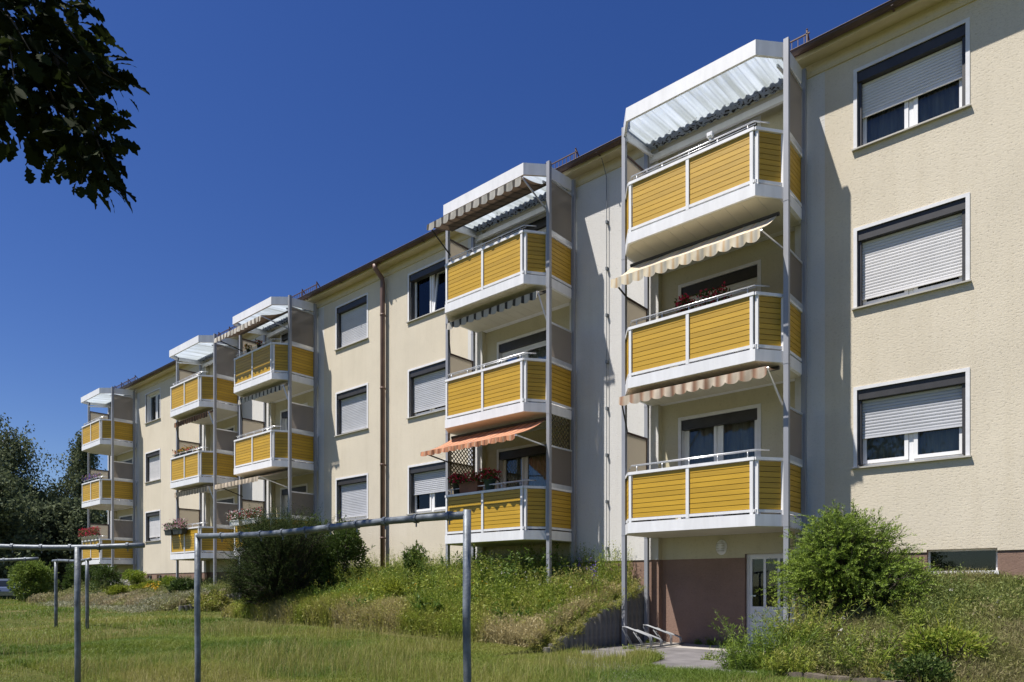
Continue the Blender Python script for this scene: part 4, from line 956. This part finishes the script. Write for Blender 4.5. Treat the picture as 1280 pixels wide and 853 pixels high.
# left bed plants
for i, (px, p, r_, m_, lb, nm, cat, tn) in enumerate((
    (228,2.2,(.5,.45,.42),'bushleaf','small dark green round shrub on the left slope below the fourth stack','round_shrub','shrub',(0,.6)),
    (265,2.3,(.85,.7,.40),'grass','tan green tussock above the palisade steps beside the conifer bush','grass_tussock','plant',(.35,.8)),
    (187,1.9,(.8,.6,.32),'yellowclump','yellow flowering clump on the left slope below the far windows','yellow_plant','plant',(0,.8)),
    (151,2.6,(.7,.6,.34),'yellowclump','rounded yellow green cushion at the foot of the farthest stack','yellow_plant','plant',(.1,.6)),
    (214,1.2,(.8,.5,.35),'herb','green herb patch against the plinth left of the fourth stack','herb_patch','plant',(.1,.7)),
    (166,.9,(.9,.5,.55),'herb','tall green herb patch by the wall right of the farthest stack','herb_patch','plant',(.2,.7)),
    (130,2.2,(.75,.7,.75),'bushleaf','dark green leafy bush in front of the farthest balcony stack','leafy_shrub','shrub',(.1,.7)))):
    x = fac(px, p); shrub(nm, (x,-p,gzf(x,-p)-.08), r_, M[m_], lb, cat, n=2200, L=(.07,.14), Wd=(.03,.05), tint=tn, seed=50+i)
v = at(40, 40); shrub('leafy_shrub', (v.x,v.y,v.z-.1), (1.55,1.4,1.4), M['yellowgreen'], 'large light green bush at the left before the dark trees', 'shrub', n=9000, L=(.10,.2), Wd=(.06,.1), tint=(.35,1), seed=70, lumps=26)
v = at(100, 44); shrub('leafy_shrub', (v.x,v.y,v.z-.1), (1.3,1.2,1.5), M['bushleaf'], 'elder bush left of the farthest balcony stack', 'shrub', n=6000, L=(.12,.22), Wd=(.07,.1), tint=(.1,.7), seed=71)
PLACES = ('near the wall','in the middle','near the lawn edge'); TONES = ('dark green','mid green','yellow green','grey green','straw coloured')
random.seed(5); k = 0
for px in range(402, 770, 12):
    for row, pr in enumerate(((.35,1.1),(1.2,2.1),(2.2,3.05))):
        if random.random() < .05: continue
        p = random.uniform(*pr); xx = px + random.uniform(-5,5); x = fac(xx, p)
        if not (-19 < x < PALX[0]-.25): continue
        if abs(px-492) < 16 and row > 0: continue
        tn_i = random.choice((1,1,2,2,2,3,4 if row == 2 else 2))
        if x > -9.3: tn_i = random.choice((4,4,4,3))
        tn = ((.0,.4),(.12,.55),(.35,.78),(.3,.66),(.55,1))[tn_i]
        clump((x,-p,gzf(x,-p)-.03), random.uniform(.3,.55), (.98,.86,.66)[row]*random.uniform(.55,1.3)*(.6 if x > -9.3 else 1), '%s bushy clump %s of the wildflower bed' % (TONES[tn_i], PLACES[row]), 400+k, n=1500, tint=tn, leaf=(.05,.13), wd=random.choice(((.008,.016),(.014,.03),(.006,.012)))); k += 1
for q_ in range(22):
    x = random.uniform(-3.7,-.9); p = random.uniform(.5,3.2)
    if abs(x-bx) < 1.2 and p < 2.2: continue
    tn_i = random.choice((1,2,3,3,4)); tn = ((.0,.4),(.12,.55),(.35,.78),(.3,.7),(.5,1))[tn_i]
    clump((x,-p,gzf(x,-p)-.03), random.uniform(.2,.42), random.uniform(.22,.5), '%s bushy clump on the slope of the right hand bed' % TONES[tn_i], 500+q_, n=1300, tint=tn, leaf=(.05,.12), wd=random.choice(((.006,.011),(.010,.020))), mat='paleherb' if q_%3 else 'herb')
for k, (x, p) in enumerate(((-6.35,-.10),(-6.1,-.08),(-5.75,-.11),(-5.55,-.09),(-6.9,1.7),(-4.9,2.5),(-5.6,3.0),(-7.2,.35))):
    o_ = len(bpy.data.objects); clump((x,-p,gzf(x,-p) if p > .86 else .28), random.uniform(.07,.14), random.uniform(.12,.26), 'small weed tuft growing at the foot of the brown wall' if p < 0 else 'small weed tuft growing in the path by the bicycle rack', 700+k, n=220, tint=(.2,.7), leaf=(.04,.08), wd=(.010,.022), name='weed_tuft')
random.seed(21)
for k, (px, p, r_, h) in enumerate(((418,2.5,.6,.75),(440,.9,.55,1.0),(462,2.9,.5,.5),(482,.6,.45,.95),(535,1.9,.6,.8),(556,2.9,.55,.55),(572,.7,.5,1.0),(606,2.3,.55,.75),(628,1.5,.5,1.05),(650,2.7,.5,.6),(676,1.9,.5,.8),(690,.8,.45,1.1))):
    x = fac(px,p); dk = k % 3 != 1
    clump((x,-p,gzf(x,-p)-.03), r_, h*1.05, '%s broad leaved weed standing out of the wildflower bed' % ('dark green' if dk else 'bright lime green'), 800+k, n=1500, tint=(0,.30) if dk else (.5,.68), leaf=(.09,.18), wd=(.03,.055), name='tall_weed')
for k in range(20):
    p = .25 + k*.165; x = PALX[0]-.03+random.uniform(-.12,.03); zt_ = .27+.02 + (1.42-.27)*max(0,1-p/3.5)**.95
    clump((x,-p,zt_), random.uniform(.16,.28), random.uniform(.22,.45), 'straw coloured tuft hanging over the edge of the palisade wall', 830+k, n=700, tint=(.6,1) if k%4 else (.3,.7), leaf=(.06,.14), wd=(.006,.012), name='dry_tuft')
# border stones of the right hand bed
for k in range(7):
    px = 1000 + k*36; x = -3.2 + k*.30; y = -3.5 - .03*(k%3); s = random.uniform(.8,1.2)
    mb = MB(); pr = [(.17*s*math.cos(a)*random.uniform(.85,1.1), .10*s*math.sin(a)*random.uniform(.85,1.1)) for a in [2*math.pi*q_/9 for q_ in range(9)]]
    mb.prism(pr, -.05, .05); mb.prism([(a*.9,b*.88) for a,b in pr], .05, .065)
    o = mb.build('border_stone', M['stone']); o.location = (x,y,gzf(x,y)+.03); o.rotation_euler = (random.uniform(-.1,.1),random.uniform(-.1,.1),random.uniform(-.3,.3))
    tag(o, 'flat weathered border stone along the front edge of the right hand bed', 'stone', 'border stones of the right hand bed')

# ------------------------------------------------------------------ grass and wild flowers (uncountable)
def scatter(n, x0, x1, p0, p1, ref=9.0, pw=1.6, maxd=60):
    x = rng.uniform(x0,x1,n); p = rng.uniform(p0,p1,n); d = np.hypot(x, p-D); fwd = x*(-CT) + (D-p)*ST
    k = rng.uniform(size=n) < np.clip((ref/np.maximum(d,1))**pw, 0, 1)
    lat = x*ST + (D-p)*CT
    k &= (fwd > 3) & (np.abs(lat) < fwd*.86 + 1.5) & (d < maxd)
    return x[k], p[k], d[k]
def isbed(x, p):
    pf = 3.35 + (vnoise(x, p*0+3, .35)-.5)*.7
    return (p < pf) & (((x > -19.4) & (x < PALX[0]-.1)) | ((x > PALX[2]) & (x < PALX[1]-.1)) | (x > -3.9))
def onpath(x, p):
    yl = np.array([.86,2.6,3.7,5.2,6.6,8.2]); l_ = np.interp(p, yl, [-7.5,-7.45,-6.8,-5.7,-4.8,-4.1]); r_ = np.interp(p, yl, [-3.9,-3.85,-3.6,-3.1,-2.7,-2.2])
    e = (vnoise(x, p, 2.5)-.5)*.9
    return (x > l_+e*.4) & (x < r_-e*.4) & (p < 3.1 + e*1.5 + .8*sst(-6.2,-4.5,x))
raws = []
for (n, a) in ((1250000,(-16,3,2.6,10)), (1300000,(-70,-10,-4,13.5))):
    x, p, d = scatter(n, *a, ref=9.5, pw=1.7, maxd=75)
    k = ~isbed(x,p) & ~onpath(x,p) & ~((p < .05) & (x > XL)) ; x, p, d = x[k], p[k], d[k]
    N = len(x); wd = np.maximum(.0045, .00062*d)*rng.uniform(.6,1.3,N)
    hn = vnoise(x,p,.7); H = (.03 + .13*hn**2)*rng.uniform(.35,1.5,N)*np.where(d>25,1.2,1)
    dry = vnoise(x,p,.45)*.45 + vnoise(x+30,p,1.7)*.25 + .32*sst(.62,.85,vnoise(x+60,p,.33)) - .22*sst(.55,.8,vnoise(x+80,p,.8)) + rng.uniform(-.12,.2,N)
    raws.append(blades(np.stack([x,-p,gz(x,-p)-.01],1), H, wd, rng.uniform(.3,1.3,N), np.clip(dry*1.0-.06,0,1)))
    # flowering stalks
    k = rng.uniform(size=N) < .03*sst(.3,.8,vnoise(x+11,p,.6))*2; x, p, d = x[k], p[k], d[k]; N = len(x)
    raws.append(blades(np.stack([x,-p,gz(x,-p)],1), rng.uniform(.15,.33,N), np.maximum(.003,.0004*d[:]), rng.uniform(.1,.6,N), rng.uniform(.5,.85,N)))
# dry verge in front of the wildflower bed
V, l_, s_, t_ = join_raw(raws); tag(obj('lawn_grass', np_mesh('lawn_grass', V, l_, s_, M['grass'], tint=t_)), 'uneven green and straw coloured meadow grass covering the lawn', 'grass', kind='stuff')
def bedstuff(name, x0, x1, pmax, n, label, dens=1.0, hs=1.0, tall=.06, base=.12, mat='herb', leafk=1.0, drybias=lambda x,p: 0, soil=lambda x,p: 1):
    x, p, d = scatter(n, x0, x1, .05, pmax, ref=11, pw=1.3)
    k = isbed(x,p) & (rng.uniform(size=len(x)) < soil(x,p)); x, p, d = x[k], p[k], d[k]; N = len(x)
    db = drybias(x,p); tone = vnoise(x,p,1.1)*.45 + vnoise(x+9,p,2.6)*.25 + rng.uniform(-.1,.15,N) + db + base
    clump = vnoise(x+50,p,.9); z = gz(x,-p)
    H = (.14+.40*clump)*rng.uniform(.45,1.25,N)*hs*(1-.45*np.clip(db,0,1))
    r_ = [blades(np.stack([x,-p,z-.01],1), H, np.maximum(.006,.0008*d)*rng.uniform(.7,1.4,N), rng.uniform(.1,.6,N), np.clip(tone,0,1))]
    # small leaves on the stems
    k = rng.uniform(size=N) < .85; xx, pp, zz, hh = x[k], p[k], z[k], H[k]; m = len(xx); f = rng.uniform(.1,.9,m)
    dr = rng.normal(size=(m,3)) + np.array([0,0,.4])
    r_.append(raw_leaves(np.stack([xx+rng.normal(size=m)*.03,-pp+rng.normal(size=m)*.03,zz+hh*f],1), dr, rng.uniform(.04,.10,m), rng.uniform(.014,.03,m)*leafk*np.maximum(1,d[k]/14), np.clip(tone[k]*.9,0,1)))
    # tall flowering and seeding stems with narrow leaves, in drifts
    k = (rng.uniform(size=N) < tall*sst(.35,.75,vnoise(x+21,p,1.4))) & (p < pmax-.5); xx, pp, zz, dd = x[k], p[k], z[k], d[k]; m = len(xx)
    if m:
        hh = rng.uniform(.35,.85,m)*hs*(1-.4*sst(1.2,3,pp)); tn = np.clip(.25+vnoise(xx+4,pp,1.8)*.45+rng.uniform(-.1,.25,m),0,1)
        r_.append(blades(np.stack([xx,-pp,zz],1), hh, np.maximum(.005,.0005*dd), rng.uniform(.02,.22,m), tn))
        f = rng.uniform(.15,1,(m,9)); B = np.stack([np.repeat(xx,9), np.repeat(-pp,9), (zz[:,None]+hh[:,None]*f).ravel()],1) + rng.normal(size=(m*9,3))*.012
        r_.append(raw_leaves(B, rng.normal(size=(m*9,3))+np.array([0,0,.9]), rng.uniform(.04,.11,m*9)*(1.2-.7*f.ravel()), rng.uniform(.010,.022,m*9), np.clip(np.repeat(tn,9)+rng.uniform(-.1,.1,m*9),0,1)))
    V, l_, s_, t_ = join_raw(r_)
    tag(obj(name, np_mesh(name, V, l_, s_, M[mat], tint=t_)), label, 'plants', kind='stuff')
dryA = lambda x,p: .35*sst(-9.6,-8.3,x) + .26*sst(2.5,3.2,p + (vnoise(x,p,1.5)-.5)*.8) + .40*sst(-9.3,-7.9,x)*sst(.2,.9,vnoise(x,p,.8)+.2)
bedstuff('wildflower_bed', -19.4, -7.68, 3.75, 330000, 'tall wildflowers and grasses covering the bed in front of the second stack', hs=1.3, tall=.14, drybias=dryA)
dryC = lambda x,p: .16*vnoise(x+3,p,1.2) + .22*sst(2.0,2.9,p)
bedstuff('herb_bed', -4.0, 2.0, 3.75, 200000, 'low herbs and thin grass on the slope right of the cellar door', hs=.62, tall=.12, mat='paleherb', leafk=.5, drybias=dryC, soil=lambda x,p: np.clip(1.25 - 1.1*sst(.5,.75,vnoise(x+7,p,1.0))*sst(1.6,2.4,p), .08, 1))
dryB = lambda x,p: .22*sst(1.5,2.8,p) + .1
bedstuff('rockery_plants', -39.4, -23.5, 3.75, 230000, 'grey green low plants covering the left slope below the far stacks', hs=.75, mat='paleherb', base=.2, drybias=dryB)
# silvery ground cover on the left slope
x = rng.uniform(-34,-23.6,60000); p = 2.9 + rng.normal(size=60000)*.75; k = (vnoise(x,p,.8) > .28) & (p > 1.5) & (p < 4.6); x, p = x[k], p[k]; N = len(x)
leaves('silver_carpet', np.stack([x,-p,gz(x,-p)+rng.uniform(0,.16,N)],1), rng.normal(size=(N,3))+np.array([0,0,.8]), rng.uniform(.05,.10,N), rng.uniform(.012,.025,N), rng.uniform(0,1,N), M['silver'])
tag(bpy.data.objects['silver_carpet'], 'silvery grey carpet of ground cover spilling down the left slope', 'ground cover', kind='stuff')
# blossoms in the beds
fl = []
def spots(px0, px1, p0, p1, n, h0, h1, ti, size):
    px = rng.uniform(px0,px1,n); p = rng.uniform(p0,p1,n); x = np.array([fac(a,b) for a,b in zip(px,p)])
    P = np.stack([x,-p,gz(x,-p)+rng.uniform(h0,h1,n)],1); r3 = np.repeat(P,5,0) + rng.normal(size=(n*5,3))*size*.35
    fl.append(raw_leaves(r3, rng.normal(size=(n*5,3)), size, size*.9, np.clip(ti+rng.uniform(-.02,.02,n*5),0,1)))
spots(395,520,.5,2.8,46,.4,.65,.58,.026); spots(420,600,1.0,2.8,16,.35,.55,.66,.03); spots(600,720,.3,2.2,60,.45,.8,.4,.022)
spots(560,720,.6,2.6,20,.35,.6,.56,.024); spots(1000,1260,.3,2.8,26,.15,.3,.45,.03)
for i in range(8):      # blue flower spikes at the right end of the bed
    px, p = random.choice(((738,.6),(744,.9),(722,.7),(700,.5),(735,.4))); x = fac(px+random.uniform(-6,6), p); z = gzf(x,-p)
    n = 34; f = rng.uniform(.5,1,n); P = np.stack([x+rng.normal(size=n)*.025, -p+rng.normal(size=n)*.025, z+f*random.uniform(.6,.85)],1)
    fl.append(raw_leaves(P, rng.normal(size=(n,3)), .032, .026, np.full(n,.8)))
spots(395,420,2.9,3.4,6,.2,.4,.8,.05); spots(178,200,1.4,2.4,30,.25,.4,.57,.06)
x = fac(143,1.9)
spots(136,163,.7,1.6,60,.25,.5,.42,.09)
V, l_, s_, t_ = join_raw(fl); tag(obj('wildflower_blossoms', np_mesh('wildflower_blossoms', V, l_, s_, M['petal'], tint=t_)), 'scattered white, yellow, orange and violet blossoms in the flower beds', 'flowers', kind='stuff')

# ------------------------------------------------------------------ trees
def tree(loc, h, rad, mat, label, n=15000, seed=0, kind='round', leaf=(.18,.34), tint=(0,1), bark='bark', z0=.2, name='tree', group='trees beyond the lawn'):
    t = thing(name, loc, label, 'tree', group); r2 = np.random.default_rng(seed)
    tr = MB(); lean = r2.normal(size=2)*.03*h
    tr.tube([(0,0,-.3),(lean[0]*.3,lean[1]*.3,h*.3),(lean[0]*.7,lean[1]*.7,h*.65),(lean[0],lean[1],h*.96)], [h*.018,h*.014,h*.008,h*.002], 8)
    nb = 46; Bp = []; Bd = []
    for i in range(nb):
        f = z0 + (1-z0)*(i/nb)**.9; zz = h*f*.97; a = i*2.4 + r2.uniform(-.5,.5)
        prof = math.sin(math.pi*min(1,.12+.88*((f-z0)/(1-z0))))**.6 if kind == 'round' else (1-((f-z0)/(1-z0)))**.65*.9+.12
        L = rad*prof*r2.uniform(.6,1.15); b0 = np.array([lean[0]*f,lean[1]*f,zz]); e = b0 + np.array([math.cos(a)*L, math.sin(a)*L, L*r2.uniform(.15,.6)])
        mid = (b0+e)/2 + np.array([0,0,L*.12]); tr.tube([tuple(b0),tuple(mid),tuple(e)], [h*.005,h*.003,.01], 5)
        Bp.append((b0,mid,e))
    tr.build('trunk', M[bark], t, True)
    k = r2.integers(0, nb, n); f = r2.uniform(.3,1.05,n)[:,None]
    b0 = np.array([b[0] for b in Bp])[k]; md = np.array([b[1] for b in Bp])[k]; e = np.array([b[2] for b in Bp])[k]
    C = (1-f)**2*b0 + 2*f*(1-f)*md + f*f*e
    cl = r2.normal(size=(nb*7,3))*rad*.17; c2 = cl[k*7 + r2.integers(0,7,n)]
    P = C + c2 + r2.normal(size=(n,3))*rad*.065
    dr = r2.normal(size=(n,3)) + np.array([0,0,-.2])
    if kind == 'birch':
        hang = r2.uniform(0,1,n)**2*rad*.55; P[:,2] -= hang; P[:,:2] += unit(P[:,:2]+1e-6)*0; dr = r2.normal(size=(n,3))*.6 + np.array([0,0,-1.0])
    ti = np.clip(r2.uniform(0,.6,n) + .4*r2.uniform(size=nb*7)[k*7 + r2.integers(0,7,n)], 0, 1)
    leaves('crown', P, dr, r2.uniform(leaf[0],leaf[1],n), r2.uniform(leaf[0],leaf[1],n)*.62, tint[0]+(tint[1]-tint[0])*ti, mat, t)
TR = [(8,62,15.6,3.6,'birch','tall birch with drooping twigs at the left edge of the view'),
      (-45,58,17.5,4.2,'birch','tall birch cut off by the left edge of the view'),
      (88,66,15.6,2.5,'birch','slender birch with an airy top close to the farthest balcony stack'),
      (68,72,10.8,3.0,'birch','lower birch in the dip between the two taller birches'),
      (45,64,9.5,3.6,'round','dark bushy tree in the left background below the birches'),
      (20,55,7.5,3.2,'round','dark bushy tree filling the left background behind the light green bush'),
      (80,58,7.2,3.2,'round','dark round tree just left of the farthest balcony stack'),
      (120,75,9.0,3.4,'round','dark tree seen between the posts of the farthest balcony stack'),
      (-20,50,8.5,3.5,'round','dark tree at the left edge behind the parked car')]
for i, (px, d, h, r_, k_, lb) in enumerate(TR):
    v = at(px, d); tree((v.x,v.y,v.z), h, r_, M['treeleaf'], lb, n=15000 if k_ == 'birch' else 12000, seed=100+i, kind=k_, bark='birch' if k_ == 'birch' else 'bark', z0=.16 if k_ == 'birch' else .05, leaf=(.16,.32) if k_ == 'birch' else (.2,.4), name='birch_tree' if k_ == 'birch' else 'broadleaf_tree', tint=(.1,1) if k_ == 'birch' else (0,.8))

# ------------------------------------------------------------------ the oak whose branch hangs into the upper left
ok = at(-520, 4.2); t = thing('oak_tree', (ok.x,ok.y,gzf(ok.x,ok.y)), 'dark lobed oak branch hanging into the upper left of the sky', 'tree')
O = Vector((ok.x,ok.y,gzf(ok.x,ok.y)))
def cp(px, py, d): u = (px-640)/FPX; return Vector((d*(-CT+ST*u), d*(ST+CT*u)-D, CZ+(HY-py)*d/FPX)) - O
tk = MB(); tk.tube([(0,0,-.4),(.05,0,1.5),(.0,.1,3.6),(.15,.25,6.2),(.2,.3,8.5)], [.34,.27,.22,.15,.05], 12)
lim0 = Vector((0,.1,4.4)); lim = [lim0, cp(-330,-260,4.3), cp(-150,-190,4.4), cp(-20,-60,4.5), cp(60,60,4.5), cp(118,150,4.55), cp(135,215,4.55)]
tk.tube([tuple(v_) for v_ in lim], [.11,.075,.05,.03,.016,.009,.004], 8)
OUT = [[0.0,0.0],[.16,.06],[.26,.17],[.36,.12],[.46,.26],[.58,.17],[.70,.27],[.80,.15],[.92,.12],[1.0,0.0]]
outline = OUT + [[a,-b] for a,b in OUT[-2:0:-1]]
LV, LL, LS, LT = [], [], [], []
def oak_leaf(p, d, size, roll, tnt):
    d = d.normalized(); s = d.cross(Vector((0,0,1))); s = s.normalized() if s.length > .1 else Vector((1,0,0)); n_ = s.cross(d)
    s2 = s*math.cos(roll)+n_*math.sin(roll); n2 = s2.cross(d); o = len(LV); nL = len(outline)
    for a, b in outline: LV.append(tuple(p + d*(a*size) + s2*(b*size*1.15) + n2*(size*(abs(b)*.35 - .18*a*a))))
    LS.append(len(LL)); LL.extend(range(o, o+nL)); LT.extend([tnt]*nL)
def cluster(c, d, n, size, spread):
    for i in range(n):
        dv = Vector((random.gauss(0,1),random.gauss(0,1),random.gauss(-.15,.8))).normalized()
        dd2 = (d*.55 + dv).normalized()
        oak_leaf(c + dv*random.uniform(.02,spread), dd2, size*random.uniform(.7,1.25), random.uniform(-1,1), random.random())
random.seed(11)
TW = [((-20,-40),(60,20)),((0,-10),(95,15)),((20,20),(118,48)),((40,60),(135,98)),((40,60),(150,108)),((60,60),(120,130)),((60,70),(128,150)),((10,40),(20,110)),((10,60),(5,165)),((30,80),(45,150)),((50,100),(75,185)),((60,110),(92,200)),((85,120),(100,175)),((95,150),(72,205)),((110,140),(136,190)),((110,160),(132,205)),((120,180),(128,238)),((110,170),(104,236)),((-20,30),(-5,120)),((-10,0),(40,70)),((20,60),(70,130)),((-60,-60),(10,20)),((-40,40),(-20,170)),((0,80),(28,192)),((60,20),(112,75))]
for (a, b) in TW:
    dd = 4.5 + random.uniform(-.45,.45); p0, p1 = cp(*a, 4.5), cp(b[0]-2, b[1]-6, dd); mid = p0.lerp(p1,.55) + Vector((0,0,.04))
    tk.tube([tuple(p0),tuple(mid),tuple(p1)], [.010,.007,.003], 5); dv = (p1-p0).normalized()
    for f in (.2,.35,.5,.65,.78,.9,1.0): cluster(p0.lerp(mid,f/.55) if f < .55 else mid.lerp(p1,(f-.55)/.45), dv, 5, .13, .12)
for i in range(150):     # the rest of the crown, above and outside the view
    px, py, d = random.uniform(-700,70), random.uniform(-620,-110), random.uniform(3.4,5.6)
    if py > -160 and px > 0: continue
    c_ = cp(px, py, d); cluster(c_, Vector((0,0,-.3)), 14, .15, .32)
    if i % 5 == 0: tk.tube([tuple(lim0.lerp(Vector((.2,.3,7.5)),random.random())), tuple(c_)], [.03,.006], 5)
tk.build('trunk', M['bark'], t, True)
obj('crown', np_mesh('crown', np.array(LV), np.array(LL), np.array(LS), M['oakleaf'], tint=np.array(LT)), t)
